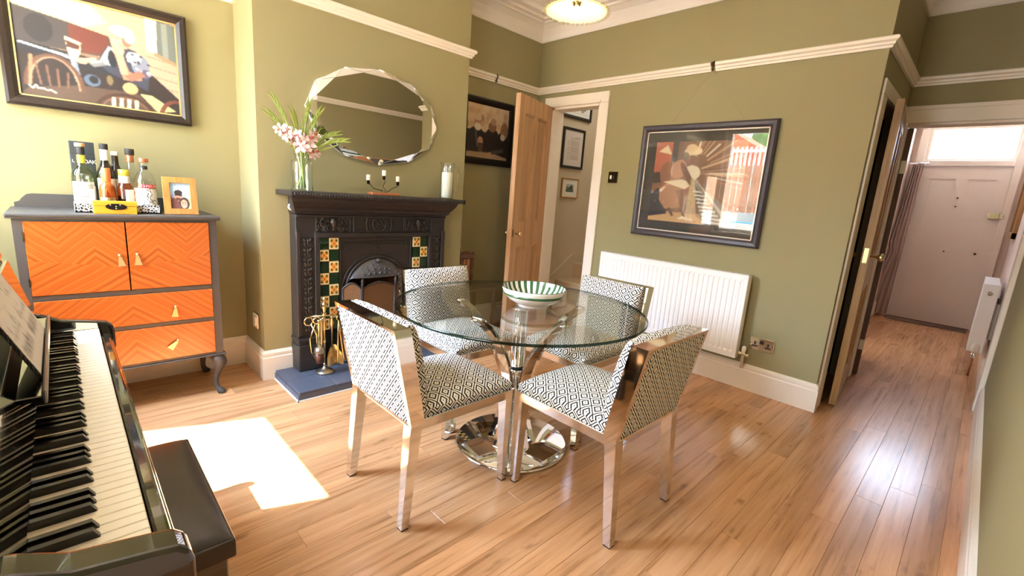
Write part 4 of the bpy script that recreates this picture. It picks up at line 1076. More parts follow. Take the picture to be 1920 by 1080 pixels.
# photo frame, leaning back a little
pf = thing('photo_frame', 'light wooden photo frame with portrait photo of couple on cabinet', 'photo frame', (-2.90, .445, CT_))
def fp_(y, h, d=0): return (-2.875 - h*.16 + d*.98, y, CT_ + h*.985 + d*.16)
yy0, yy1, hh = .371, .512, .185; bw = .028
m = MB()
def fbar(m, a, b, h0, h1): m.hexa([fp_(a, h0), fp_(a, h0, .014), fp_(b, h0, .014), fp_(b, h0), fp_(a, h1), fp_(a, h1, .014), fp_(b, h1, .014), fp_(b, h1)])
fbar(m, yy0, yy0+bw, 0, hh); fbar(m, yy1-bw, yy1, 0, hh); fbar(m, yy0+bw, yy1-bw, 0, bw); fbar(m, yy0+bw, yy1-bw, hh-bw, hh); m.build('frame', 'frame_wood', pf)
m = MB(); fbar(m, yy0+.002, yy1-.002, .002, hh-.002)
for q in m.v: q.x -= .012
m.build('backing', 'frame_black', pf)
m = MB(); m.hexa([(-2.96, .43, CT_), (-2.956, .43, CT_), (-2.956, .47, CT_), (-2.96, .47, CT_), (-2.905, .43, CT_+.13), (-2.901, .43, CT_+.13), (-2.901, .47, CT_+.13), (-2.905, .47, CT_+.13)]); m.build('stand', 'frame_black', pf)
c = Canvas(44, 64, '#9fc3ea')
c.poly([(0, .55), (1, .62), (1, 1), (0, 1)], '#b7d2f0').ell(.95, .7, .10, .2, '#dfe6c8').poly([(.55, .0), (1, 0), (1, .55), (.8, .45)], '#d8d9c2').ell(.9, .2, .15, .25, '#a9b98a').ell(.0, .25, .18, .25, '#a8705f')
c.ell(.28, .18, .34, .25, '#7b4f4a').ell(.42, .50, .20, .20, '#c58f78').ell(.42, .63, .20, .10, '#3a2c2a').poly([(.25, .52), (.60, .50), (.60, .56), (.25, .58)], '#33262a').ell(.40, .38, .13, .06, '#6a4238')
c.ell(.68, .22, .25, .23, '#4a3330').ell(.66, .20, .17, .17, '#d59f86').ell(.60, .24, .03, .015, '#3a2420').ell(.74, .24, .03, .015, '#3a2420').ell(.66, .10, .08, .03, '#f0e4dc').line([(.3, 1), (.32, .82)], .01, '#8a93a0')
c.grain(.05)
a = Vector(fp_(yy0+bw, bw, .003)); bq = Vector(fp_(yy1-bw, bw, .003)); d_ = Vector(fp_(yy0+bw, hh-bw, .003)); c.build('photo', a, bq-a, d_-a, 'painting', pf)

# ------------------------------------------------------------------ dining table
TX, TY = -1.445, 1.50
tb = thing('dining_table', 'round glass topped dining table on chrome pedestal with curved arms', 'table', (TX, TY, 0))
MB().lathe([(0, 0), (.268, 0), (.272, .004), (.272, .012), (.266, .017), (.05, .019), (0, .019)], (TX, TY, 0), 64, cap=False).build('base_disc', 'chrome', tb)
MB().lathe([(.046, .018), (.040, .03), (.034, .05), (.034, .36), (.037, .362), (.037, .385), (.034, .387), (.034, .676), (.042, .678), (.042, .686), (0, .686)], (TX, TY, 0), 24).build('column', 'chrome', tb)
MB().lathe([(.0375, .388), (.0375, .402), (.034, .404)], (TX, TY, 0), 20, cap=False).build('collar', 'rubber', tb)
for k, a in enumerate((207, 279, 351, 63, 135)):
    a = radians(a); d = V(cos(a), sin(a), 0); sd = V(-sin(a), cos(a), 0)
    prof = [(.105, .017), (.078, .10), (.060, .20), (.060, .30), (.078, .39), (.115, .48), (.175, .57), (.24, .635), (.315, .682)]
    pts = [V(TX, TY, z) + d*r for r, z in prof]; vs = []
    for i, p in enumerate(pts):
        t = (pts[min(i+1, 8)] - pts[max(i-1, 0)]).normalized(); nn = sd.cross(t); ww = .024
        for s1, s2 in ((-1, -1), (1, -1), (1, 1), (-1, 1)): vs.append(p + sd*ww*s1 + nn*.010*s2)
    MB().add(vs, [(i*4+q, i*4+(q+1) % 4, (i+1)*4+(q+1) % 4, (i+1)*4+q) for i in range(8) for q in range(4)] + [(0, 1, 2, 3), (32, 35, 34, 33)]).build('arm', 'chrome', tb)
    c = V(TX, TY, 0) + d*.305
    MB().lathe([(.024, .676), (.027, .680), (.027, .687), (0, .688)], (c.x, c.y, 0), 18).build('pad', 'chrome_soft', tb)
gt = thing('glass_top', 'x', 'x', (TX, TY, .688)); bpy.data.objects.remove(gt)
RG_ = .573
MB().lathe([(0, .688), (RG_-.004, .688)], (TX, TY, 0), 96, cap=False).lathe([(RG_-.004, .700), (0, .700)], (TX, TY, 0), 96, cap=False).build('glass_top', 'glass_table', tb)
MB().lathe([(RG_-.004, .688), (RG_, .692), (RG_, .696), (RG_-.004, .700)], (TX, TY, 0), 96, cap=False).build('glass_rim', 'glass_edge', tb)
# striped bowl
BX, BY, BZ = -1.405, 1.535, .7005
bw_ = thing('striped_bowl', 'white footed bowl with green striped inside on glass table', 'bowl', (BX, BY, BZ))
MB().lathe([(0, .006), (.060, .006), (.066, 0), (.070, 0), (.070, .008), (.088, .016), (.118, .034), (.138, .056), (.146, .078), (.147, .086), (.1455, .087)], (BX, BY, BZ), 56, cap=False).build('outer_bowl', 'porcelain', bw_)
MB().lathe([(.1365, .052), (.1385, .0535), (.1425, .064), (.1405, .0635)], (BX, BY, BZ), 56, cap=False).build('green_band', 'green_glaze', bw_)
MB().torus((BX, BY, BZ+.087), .1462, .0013, 'z', 56, 6).build('rim_line', 'green_glaze', bw_)
ip = [(.1448, .0868), (.143, .078), (.134, .058), (.113, .038), (.082, .022), (.03, .016)]; n = 112
for nm, mt, par in (('stripe_white', 'porcelain', 0), ('stripe_green', 'green_glaze', 1)):
    m = MB(); vs = [(BX+r*cos(2*pi*i/n), BY+r*sin(2*pi*i/n), BZ+z) for r, z in ip for i in range(n)]
    m.add(vs, [(a*n+i, a*n+(i+1) % n, (a+1)*n+(i+1) % n, (a+1)*n+i) for a in range(len(ip)-1) for i in range(n) if ((i//2) % 2 == par)], True)
    used = sorted({q for f in m.f for q in f}); mp = {q: i for i, q in enumerate(used)}
    m.v = [m.v[q] for q in used]; m.f = [tuple(mp[q] for q in f) for f in m.f]
    o = m.build(nm, mt, bw_)
    if par or 1: o['kind'] = 'stuff'
MB().lathe([(.03, .016), (0, .015)], (BX, BY, BZ), 30, cap=False).build('bowl_floor', 'porcelain', bw_)

# ------------------------------------------------------------------ chairs
def pillow(sx, sy, h, crown, edge=.02, n=14):
    """rounded cushion, base at z 0 centred on the origin"""
    m = MB(); vs = []
    def fl(u): return (1 - abs(u)**5)
    for j in range(n+1):
        for i in range(n+1):
            u = sin((2*i/n-1)*pi/2); v = sin((2*j/n-1)*pi/2)
            f = min(fl(u), 1)*min(fl(v), 1)
            vs.append((u*sx/2, v*sy/2, h-edge + edge*f**.5 + crown*(1-u*u)*(1-v*v)))
    m.add(vs, [(j*(n+1)+i, j*(n+1)+i+1, (j+1)*(n+1)+i+1, (j+1)*(n+1)+i) for j in range(n) for i in range(n)], True)
    bd = [j for j in range(n+1)] + [j*(n+1)+n for j in range(1, n+1)] + [n*(n+1)+i for i in range(n-1, -1, -1)] + [j*(n+1) for j in range(n-1, 0, -1)]
    k = len(bd); m.add([m.v[b].copy() for b in bd] + [V(m.v[b].x, m.v[b].y, 0) for b in bd], [(i, (i+1) % k, (i+1) % k+k, i+k) for i in range(k)])
    return m
def planar_uv(o, a, b):
    me = o.data
    for l in me.loops: c = me.vertices[l.vertex_index].co; me.uv_layers[0].data[l.index].uv = (c[a], c[b])
def smart_uv(o):
    """top faces keep the plan, skirts wrap round"""
    me = o.data
    for p in me.polygons:
        for li in p.loop_indices:
            c = me.vertices[me.loops[li].vertex_index].co
            if abs(p.normal.z) > .35: me.uv_layers[0].data[li].uv = (c.x, c.y)
def make_chair():
    t = thing('dining_chair', 'chair', 'chair', (0, 0, 0), 'chairs around the glass table')
    hw = .2215
    s = pillow(.415, .455, .075, .022, .03); s.v = [q + V(0, .030, .392) for q in s.v]
    o = s.build('seat_cushion', 'fabric', t); smart_uv(o)
    # seat rails
    m = MB(); 
    for a in (-1, 1): m.box((a*hw, -.200, .375), (a*(hw-.022), .258, .413), .002)
    m.box((-hw+.022, .240, .375), (hw-.022, .262, .413), .002).box((-hw+.022, -.215, .375), (hw-.022, -.195, .405), .002)
    m.build('seat_rail', 'chrome_soft', t)
    # back frame: side bars leaning back + top bar
    m = MB()
    for a in (-1, 1):
        xo, xi = a*hw, a*(hw-.020)
        m.hexa([(xo, -.228, .395), (xi, -.228, .395), (xi, -.172, .395), (xo, -.172, .395), (xo, -.302, .752), (xi, -.302, .752), (xi, -.240, .752), (xo, -.240, .752)])
    m.hexa([(-hw+.02, -.3005, .742), (hw-.02, -.3005, .742), (hw-.02, -.241, .742), (-hw+.02, -.241, .742), (-hw+.02, -.302, .752), (hw-.02, -.302, .752), (hw-.02, -.240, .752), (-hw+.02, -.240, .752)])
    m.hexa([(-hw+.02, -.228, .393), (hw-.02, -.228, .393), (hw-.02, -.19, .393), (-hw+.02, -.19, .393), (-hw+.02, -.231, .405), (hw-.02, -.231, .405), (hw-.02, -.19, .405), (-hw+.02, -.19, .405)])
    m.build('back_frame', 'chrome', t)
    w2 = hw-.0205
    m = MB().hexa([(-w2, -.2275, .405), (w2, -.2275, .405), (w2, -.205, .405), (-w2, -.205, .405), (-w2, -.2975, .7415), (w2, -.2975, .7415), (w2, -.26, .7415), (-w2, -.26, .7415)])
    m.build('back_panel', 'fabric', t)
    b = pillow(.402, .345, .092, .020, .045); ang = radians(90-11.5)
    rot = Matrix.Rotation(-ang, 4, 'X')          # z (crown) -> +y, y -> up
    b.v = [(Matrix.Rotation(pi, 4, 'Z') @ q) for q in b.v]
    b.v = [(rot @ V(q.x, q.y, q.z)) for q in b.v]
    # local up runs along -y of the pillow after the flip
    b.v = [q + V(0, -.236, .578) for q in b.v]
    o = b.build('back_cushion', 'fabric', t)
    # legs
    for a in (-1, 1):
        xo, xi, fo, fi = a*hw, a*(hw-.046), a*(hw-.002), a*(hw-.032)
        for nm, y0, y1, g0, g1 in (('rear', -.230, -.184, -.256, -.226), ('front', .216, .262, .226, .255)):
            zt = .395 if nm == 'rear' else .413
            lg = MB().hexa([(fo, g0, .006), (fi, g0, .006), (fi, g1, .006), (fo, g1, .006), (xo, y0, zt), (xi, y0, zt), (xi, y1, zt), (xo, y1, zt)]).build('leg', 'chrome_soft', t)
            ab = (fo+fi)/2; MB().box((ab-.014, g0+.001, 0), (ab+.014, g1-.001, .0065)).build('glide', 'rubber', lg)
    return t
ch0 = make_chair()
CH = [((-1.4575, 1.020), 0, 'patterned chrome dining chair nearest the piano, seen from behind'),
      ((-.968, 1.500), 90, 'patterned chrome dining chair nearest the hall, seen from behind'),
      ((-1.932, 1.528), -91, 'patterned chrome dining chair standing in front of fireplace'),
      ((-1.446, 2.010), 180, 'patterned chrome dining chair with its back to the radiator')]
chs = [ch0] + [dup(ch0) for _ in CH[1:]]
for o, ((x, y), r, lab) in zip(chs, CH):
    o.location = (x, y, 0); o.rotation_euler = (0, 0, radians(r)); o['label'] = lab

# ------------------------------------------------------------------ piano
KX1, PK = -.742, .02346; KX0 = KX1 - 52*PK; ZK = .672
pn = thing('piano', 'glossy black upright piano with open keyboard along the near wall', 'piano', (-1.35, -.12, 0))
px0, px1 = KX0-.030, KX1+.052
m = MB().box((px0, -.40, .06), (px1, -.16, .90), .004).box((px0, -.40, .0), (px1, -.14, .08), .004); m.build('case', 'piano_black', pn)
B('keybed', (px0+.03, -.20, .585), (px1-.03, .085, .640), 'piano_black', pn, .004)
B('lid', (px0-.006, -.41, .905), (px1+.006, -.137, .928), 'piano_black', pn, .008)
# sloped glossy fallboard panel behind the keys
m = MB().hexa([(px0+.012, -.17, .69), (px1-.012, -.17, .69), (px1-.012, -.074, .69), (px0+.012, -.074, .69), (px0+.012, -.17, .905), (px1-.012, -.17, .905), (px1-.012, -.126, .905), (px0+.012, -.126, .905)])
m.build('fallboard', 'piano_black', pn)
B('felt_strip', (KX0, -.108, .668), (KX1, -.096, .700), 'felt_red', pn)
def arm_poly(): return [(-.16, .585), (.080, .585), (.094, .60), (.094, .662), (.089, .680), (.076, .692), (.05, .698), (-.03, .712), (-.075, .735), (-.16, .76)]
for a, b in ((px0, KX0-.0015), (KX1+.0015, px1)):
    bm = bmesh.new(); o = MB().prism(arm_poly(), a, b, 'x').build('arm', 'piano_black', pn)
    bv = o.modifiers.new('bevel', 'BEVEL'); bv.width = .007; bv.segments = 3; bv.limit_method = 'ANGLE'
    bm.free()
B('key_slip', (KX0-.001, .0565, .585), (KX1+.001, .080, .655), 'piano_black', pn, .006)
for a, b in ((px0, px0+.035), (px1-.035, px1)): MB().box((a, -.16, 0), (b, .02, .59), .004).box((a, -.16, 0), (b, .10, .06), .006).build('end_panel', 'piano_black', pn)
wk = bk = None
def keymesh(x0, x1, y0, y1, z0, z1, c): return MB().box((x0, y0, z0), (x1, y1, z1), c)
def add_key(proto, org, x, y, z):
    o = proto.copy(); COL.objects.link(o); o.parent = pn; o.location = V(x, y, z) - ORG[pn]; return o
for i in range(52):
    xc = KX1 - (i+.5)*PK
    if wk is None:
        wk = keymesh(xc-PK/2+.0005, xc+PK/2-.0005, -.098, .054, .652, ZK, .0012).build('white_key', 'key_white', pn); wz = ORG[wk].copy()
    else: add_key(wk, None, xc, wz.y, wz.z)
    note = 'ABCDEFG'[i % 7]
    if note in 'ACDFG' and i < 51:
        xb_ = KX1 - (i+1)*PK
        if bk is None:
            h = .0058; m = MB().hexa([(xb_-h, -.098, .664), (xb_+h, -.098, .664), (xb_+h, .004, .664), (xb_-h, .004, .664), (xb_-h+.001, -.098, .6855), (xb_+h-.001, -.098, .6855), (xb_+h-.001, -.008, .6855), (xb_-h+.001, -.008, .6855)])
            bk = m.build('black_key', 'key_black', pn); bz = ORG[bk].copy()
        else: add_key(bk, None, xb_, bz.y, bz.z)
# music ledge with book
B('music_ledge', (-1.81, -.104, .750), (-1.185, -.0565, .762), 'piano_black', pn, .002); B('ledge_lip', (-1.81, -.0560, .744), (-1.185, -.0505, .772), 'ledge_grey', pn, .003)
bk_ = thing('music_book', 'open spiral bound sheet music book leaning on piano ledge', 'book', (-1.44, -.07, .773))
def bp(x, h, d=0): return V(x - .045, -.0635 - h*.387 + d*.92, .7665 + h*.922 + d*.387)
m = MB().hexa([bp(-1.62, 0), bp(-1.235, 0), bp(-1.235, 0, .006), bp(-1.62, 0, .006), bp(-1.62, .33), bp(-1.235, .33), bp(-1.235, .33, .006), bp(-1.62, .33, .006)]); m.build('cover', 'book_black', bk_)
c = Canvas(90, 64, '#ddd7cb'); pass
for k in range(6):
    y = .10 + k*.145
    for q in range(5): c.line([(.04, y+q*.016), (.46, y+q*.016)], .006, '#8d877d', .6); c.line([(.54, y+q*.016), (.96, y+q*.016)], .006, '#8d877d', .6)
    r_ = random.Random(k)
    for q in range(22):
        x = (.06 + .38*r_.random()) if q % 2 else (.56 + .38*r_.random()); yy = y + r_.uniform(-.01, .075); c.ell(x, yy, .008, .012, '#3a3530'); c.line([(x+.006, yy), (x+.006, yy+.05)], .004, '#3a3530', .8)
c.build('pages', bp(-1.615, .004, .0065), V(.375, 0, 0), bp(0, .324) - bp(0, .004), 'print_paper', bk_)
m = MB()
for k in range(26): m.torus(tuple(bp(-1.238, .008+k*.0122, .003)), .0065, .0016, 'y', 10, 5)
o = m.build('spiral_binding', 'book_black', bk_); o['kind'] = 'stuff'

# ------------------------------------------------------------------ bench
bn = thing('piano_bench', 'black leather topped piano bench beside the keyboard', 'bench', (-1.19, .05, 0))
bx0, bx1, by0, by1 = -1.435, -.945, -.09, .198
s = pillow(bx1-bx0-.012, by1-by0-.012, .055, .014, .022); s.v = [q + V((bx0+bx1)/2, (by0+by1)/2, .440) for q in s.v]; s.build('cushion', 'leather', bn)
B('seat_frame', (bx0, by0, .430), (bx1, by1, .472), 'leather', bn, .005)
m = MB().box((bx0+.014, by0+.014, .34), (bx1-.014, by1-.014, .43), .003); m.build('apron', 'piano_black', bn)
for x in (bx0+.036, bx1-.036):
    for y in (by0+.036, by1-.036): B('leg', (x-.022, y-.022, 0), (x+.022, y+.022, .345), 'piano_black', bn, .004)

# ------------------------------------------------------------------ radiator, valve, socket, switch
rd = thing('radiator', 'white ribbed panel radiator on the green wall under framed print', 'radiator', (-1.61, 3.22, .226))
RX0, RX1, RZ0, RZ1, RY0 = -2.191, -1.030, .226, .790, 3.170
m = MB(); pitch = .0352; nrib = 32; xs = [RX0]; ys = [0]
x = RX0 + (RX1-RX0-nrib*pitch)/2
prof = []
for k in range(nrib):
    prof += [(x, 0), (x+.005, 0), (x+.010, .0075), (x+.0252, .0075), (x+.0302, 0)]; x += pitch
prof = [(RX0, 0)] + prof + [(RX1, 0)]
za, zb, zc, zd = RZ0+.035, RZ0+.050, RZ1-.050, RZ1-.035
lv = [(RZ0, 0), (za, 0), (zb, 1), (zc, 1), (zd, 0), (RZ1, 0)]
vs = [(px_, RY0 + d*f, z) for z, f in lv for px_, d in prof]; k = len(prof)
m.add(vs, [(a*k+i, a*k+i+1, (a+1)*k+i+1, (a+1)*k+i) for a in range(5) for i in range(k-1)])
m.build('front_panel', 'radiator_white', rd)
MB().box((RX0, RY0, RZ1-.002), (RX1, RY0+.006, RZ1+.002)).box((RX0, RY0+.008, RZ0), (RX1, RY0+.05, RZ0+.004)).box((RX0-.001, RY0+.0005, RZ0), (RX0+.003, RY0+.062, RZ1+.002)).box((RX1-.003, RY0+.0005, RZ0), (RX1+.001, RY0+.062, RZ1+.002)).box((RX0, RY0+.056, RZ0), (RX1, RY0+.06, RZ1)).build('casing', 'radiator_white', rd)
m = MB()
for k in range(24): m.box((RX0+.01+k*.048, RY0+.01, RZ1-.004), (RX0+.046+k*.048, RY0+.055, RZ1))
o = m.build('top_grille', 'radiator_white', rd); o['kind'] = 'stuff'
for x in (RX0+.2, RX1-.2): B('bracket', (x-.02, RY0+.06, RZ0+.1), (x+.02, YB-.002, RZ1-.05), 'radiator_white', rd)
vv = thing('radiator_valve', 'brass and white radiator valve at the radiator lower right corner', 'valve', (-.995, 3.205, .15))
MB().lathe([(.009, 0), (.009, .10), (.013, .102), (.013, .125), (.009, .127)], (-.995, 3.215, .16), 12).build('tail_pipe', 'plastic_white', vv)
MB().tube([(-1.03, 3.215, .262), (-.955, 3.212, .252)], .009, 10).tube([(-1.028, 3.215, .262), (-1.012, 3.215, .26)], .015, 6).tube([(-.975, 3.213, .257), (-.958, 3.212, .254)], .014, 6).build('body', 'brass_plate', vv)
MB().lathe([(.013, 0), (.015, .01), (.014, .03), (.008, .038), (0, .039)], (-.995, 3.215, .275), 14).build('cap', 'plastic_white', vv)
so = thing('power_socket', 'polished brass double power socket low on green wall', 'socket', (-.91, 3.276, .292))
B('plate', (-.985, 3.268, .292), (-.834, 3.280, .380), 'brass_plate', so, .003)
for xc in (-.950, -.869):
    MB().box((xc-.018, 3.2665, .317), (xc+.018, 3.2685, .326)).box((xc-.005, 3.2665, .330), (xc+.005, 3.2685, .352)).build('pin_holes', 'ink', so)
B('rocker', (-.922, 3.2655, .340), (-.897, 3.2685, .364), 'ink', so, .001)
for xc in (-.975, -.844): MB().lathe([(.003, 0), (.003, .002), (0, .002)], (xc, 3.2685, .336), 8, mat=Matrix.Rotation(pi/2, 4, 'X')).build('screw', 'bronze_plate', so)
sw = thing('light_switch', 'dark bronze double light switch beside the back doorway', 'switch', (-2.228, 3.276, 1.35))
B('plate', (-2.272, 3.270, 1.348), (-2.184, 3.280, 1.436), 'bronze_plate', sw, .003)
B('rim', (-2.2735, 3.274, 1.3465), (-2.1825, 3.2803, 1.4375), 'brass', sw)
for xc in (-2.243, -2.213): B('toggle', (xc-.008, 3.262, 1.377), (xc+.008, 3.271, 1.407), 'ink' if xc > -2.23 else 'plastic_white', sw, .002)
s2 = thing('fused_switch', 'cream fused wall switch on the side of chimney breast', 'switch', (-2.99, .79, .29))
B('plate', (-3.035, .788, .292), (-2.950, .800, .376), 'ivory_plate', s2, .003); B('rocker', (-2.985, .782, .31), (-2.962, .789, .36), 'plastic_white', s2, .002); B('back_shadow_box', (-3.037, .7965, .290), (-2.948, .8, .380), 'bronze_plate', s2)

# ------------------------------------------------------------------ framed pictures
def frame_on(name, lab, plane, u0, u1, z0, z1, fw, depth, mat, inner=None, prof=1):
    """plane ('x', value) facing +x or ('y', value) facing -y"""
    ax, c = plane
    def P(u, z, d): return V(c+d, u, z) if ax == 'x' else V(u, c-d, z)
    t = thing(name, lab, 'picture', tuple(P((u0+u1)/2, z0, 0)))
    m = MB()
    steps = [(0, 0, depth*.6), (fw*.35, depth*.6, depth), (fw*.75, depth, depth*.75), (fw, depth*.75, depth*.55)]
    ring = []
    for off, d in ((0, 0), (0, depth*.75), (fw*.25, depth), (fw*.65, depth*.92), (fw, depth*.6), (fw, depth*.1)):
        ring.append([P(u0+off, z0+off, d), P(u1-off, z0+off, d), P(u1-off, z1-off, d), P(u0+off, z1-off, d)])
    k = len(ring)
    m.add([q for r in ring for q in r], [(a*4+i, a*4+(i+1) % 4, (a+1)*4+(i+1) % 4, (a+1)*4+i) for a in range(k-1) for i in range(4)])
    m.build('frame', mat, t); return t, P
def slip(t, P, u0, u1, z0, z1, wd, d0, d1, mat, name='slip'):
    m = MB()
    for a in ((u0, u0+wd, z0, z1), (u1-wd, u1, z0, z1), (u0, u1, z0, z0+wd), (u0, u1, z1-wd, z1)):
        q0, q1 = P(a[0], a[2], d0), P(a[1], a[3], d1); m.box(tuple(q0), tuple(q1))
    m.build(name, mat, t)
# large print on the back wall
t, P = frame_on('framed_print', 'large grey framed glazed print of seated woman above radiator', ('y', YB), -1.987, -1.037, .962, 1.777, .048, .038, 'frame_grey')
slip(t, P, -1.942, -1.082, 1.007, 1.732, .009, .015, .024, 'plastic_white')
MB().quad(P(-1.935, 1.014, .014), P(-1.09, 1.014, .014), P(-1.09, 1.725, .014), P(-1.935, 1.725, .014)).build('mount', 'mat_grey', t)
c = Canvas(190, 166, '#8a5a34')
c.poly([(0, 0), (1, 0), (1, .12), (0, .14)], '#b98242').poly([(0, .12), (.55, .12), (.7, 0), (0, 0)], '#d6a45a')
c.poly([(0, .62), (.2, .62), (.2, 1), (0, 1)], '#c4572c').poly([(.2, .55), (.27, .55), (.27, 1), (.2, 1)], '#3a2418').poly([(0, .48), (.25, .5), (.25, .64), (0, .62)], '#3a261a').poly([(.04, .88), (.2, .84), (.14, .96)], '#f3d9a6').poly([(.27, .6), (.45, .6), (.45, 1), (.27, 1)], '#7a4a2c')
VPx, VPy = .42, .62
for k in range(26):
    r_ = random.Random(k); a = r_.uniform(-.5, 1.4); L1_, L2_ = r_.uniform(.05, .3), r_.uniform(.35, .9)
    c.line([(VPx+L1_*cos(a), VPy+L1_*sin(a)), (VPx+L2_*cos(a), VPy+L2_*sin(a))], r_.uniform(.006, .022), r_.choice(['#e9c08a', '#f6e2bd', '#b5673a', '#6a3a26', '#d9a06a']), .75)
c.ell(VPx+.03, VPy, .10, .09, '#fff0cf', .8).poly([(.42, .6), (.66, 0), (1, 0), (1, .12)], '#8d8378').poly([(.44, .6), (.75, 0), (.80, 0)], '#2c2622').poly([(.46, .6), (.93, 0), (.99, 0)], '#d8d0c4').poly([(.45, .6), (.97, .22), (1, .24), (1, .2)], '#efe6d8')
for k in range(9): y = .40-.045*k; c.line([(.50+.02*k, y), (.60+.034*k, y-.01)], .016+.002*k, '#efe9df').line([(.50+.02*k, y-.022), (.60+.032*k, y-.03)], .010, '#3a332d')
c.poly([(.0, .05), (.0, .34), (.08, .42), (.18, .40), (.22, .10)], '#2a2230').ell(.13, .23, .12, .14, '#241d2a')
c.ell(.24, .55, .14, .22, '#9a5c33', 1, .4).ell(.30, .66, .09, .12, '#c9875a', 1, -.3).poly([(.10, .42), (.24, .54), (.46, .50), (.50, .38), (.42, .20), (.20, .16), (.12, .26)], '#b9793f').poly([(.14, .50), (.40, .42), (.50, .50), (.34, .54)], '#f3dfb6').poly([(.30, .40), (.50, .44), (.46, .14), (.40, .14)], '#8f5a34').ell(.40, .60, .035, .17, '#7a4426', 1, .5).ell(.43, .78, .055, .07, '#8a5030').ell(.44, .88, .10, .05, '#f0d7a8').ell(.42, .92, .06, .045, '#e8c48c').ell(.36, .82, .04, .05, '#4a2a1a')
c.line([(.40, .16), (.44, .05)], .03, '#6a3c24').line([(.44, .07), (.54, .04)], .03, '#f2e3c4').line([(.24, .18), (.30, .08)], .03, '#6a3c24').poly([(.36, .05), (.46, .05), (.42, .09)], '#f6ead0')
c.poly([(.44, .04), (.58, .04), (.50, .55), (.46, .55)], '#f3d691', .45).grain(.06, 3)
c.build('print', P(-1.86, 1.082, .016), V(.66, 0, 0), V(0, 0, .574), 'painting', t)
MB().quad(P(-1.94, 1.009, .026), P(-1.085, 1.009, .026), P(-1.085, 1.73, .026), P(-1.94, 1.73, .026)).build('glazing', 'glass_picture', t)
hk = thing('picture_hook', 'dark metal picture hook over back wall picture rail', 'hook', (-1.5125, 3.25, 2.10))
MB().tube([(-1.5125, 3.276, 2.169), (-1.5125, 3.252, 2.170), (-1.5125, 3.245, 2.158), (-1.5125, 3.252, 2.138), (-1.5125, 3.260, 2.122), (-1.5125, 3.250, 2.114), (-1.5125, 3.247, 2.120)], .0045, 6).box((-1.526, 3.248, 2.150), (-1.499, 3.279, 2.168), .001).build('hook', 'bronze_plate', hk)
MB().tube([(-1.5125, 3.247, 2.110), (-1.78, 3.262, 1.768)], .0006, 4).build('wire', 'ledge_grey', hk); MB().tube([(-1.5125, 3.247, 2.110), (-1.24, 3.262, 1.768)], .0006, 4).build('wire', 'ledge_grey', hk)
hk = thing('picture_hook', 'dark metal picture hook over the alcove picture rail', 'hook', (XA2+.03, RG, 2.10))
MB().tube([(XA2+.004, RG, 2.169), (XA2+.028, RG, 2.170), (XA2+.035, RG, 2.158), (XA2+.028, RG, 2.138), (XA2+.020, RG, 2.122), (XA2+.030, RG, 2.112)], .0045, 6).build('hook', 'bronze_plate', hk)
MB().tube([(XA2+.030, RG, 2.110), (XA2+.02, 2.60, 1.95)], .0006, 4).build('wire', 'ledge_grey', hk)
# painting on the left wall
t, P = frame_on('framed_painting', 'large dark framed painting of white haired man at bar table', ('x', XA), -.135, .566, 1.440, 1.995, .046, .042, 'frame_dark')
slip(t, P, -.090, .521, 1.485, 1.950, .006, .020, .026, 'gilt')
c = Canvas(225, 168, '#8a705c')
c.poly([(0, .6), (.55, .48), (.55, 1), (0, 1)], '#d6b684').poly([(0, .8), (.30, .70), (.55, .85), (.45, 1), (0, 1)], '#f0dca0').poly([(.55, .5), (1, .3), (1, 1), (.55, 1)], '#c9a586').poly([(.72, .0), (1, 0), (1, .62), (.74, .72)], '#bfa084')
for k in range(4): c.line([(.78, .30+.10*k), (1, .26+.10*k)], .008, '#8f7460')
c.poly([(.79, .66), (.87, .63), (.87, 1), (.79, 1)], '#efece4').poly([(.86, .62), (1, .56), (1, .98), (.87, 1)], '#6d7672').poly([(.90, .62), (.94, .60), (.94, .98), (.90, .98)], '#8b948e').poly([(.84, .62), (1, .54), (1, .58), (.84, .66)], '#a8835c')
c.poly([(0, .5), (0, .84), (.30, .78), (.55, .72), (.58, .50), (.2, .50)], '#4a4446').ell(.14, .66, .08, .13, '#38353a').poly([(.30, .50), (.54, .52), (.54, .72), (.31, .77)], '#74352a')
c.poly([(0, .0), (1, 0), (1, .18), (.82, .40), (.50, .46), (.0, .52)], '#33292a').poly([(.02, .50), (.36, .40), (.70, .36), (.68, .30), (.34, .34), (.02, .44)], '#2a2c38').line([(.02, .50), (.24, .45), (.34, .41)], .018, '#b7c6e0').line([(.2, .47), (.70, .36)], .010, '#8b97ae').line([(.32, .42), (.34, .20)], .035, '#8296b4', .8).line([(.31, .40), (.325, .22)], .012, '#d6e2f2', .8).ell(.42, .24, .05, .06, '#4d6684').ell(.43, .25, .03, .04, '#2a2a30')
c.poly([(.46, .44), (.52, .60), (.62, .66), (.72, .62), (.80, .46), (.78, .22), (.52, .36)], '#3c4258').poly([(.47, .44), (.54, .62), (.60, .60), (.56, .42)], '#aeb6c8').ell(.74, .48, .06, .11, '#7d86a2').ell(.70, .55, .05, .06, '#c8cede').ell(.77, .40, .03, .05, '#5b5672').ell(.56, .50, .03, .09, '#262a38')
for k in range(16): r_ = random.Random(k+50); c.ell(.66+.14*r_.random(), .38+.22*r_.random(), .012, .012, r_.choice(['#dfe4ee', '#3c3f58', '#8d93b0']))
c.poly([(.57, .58), (.62, .58), (.66, .40), (.74, .36), (.74, .32), (.62, .30)], '#c67f5e').line([(.60, .60), (.63, .36)], .05, '#d99a78').line([(.65, .32), (.75, .40)], .06, '#b86448').ell(.60, .60, .04, .05, '#dba482').line([(.36, .42), (.46, .46)], .04, '#d9a586').ell(.37, .42, .035, .03, '#d0987a')
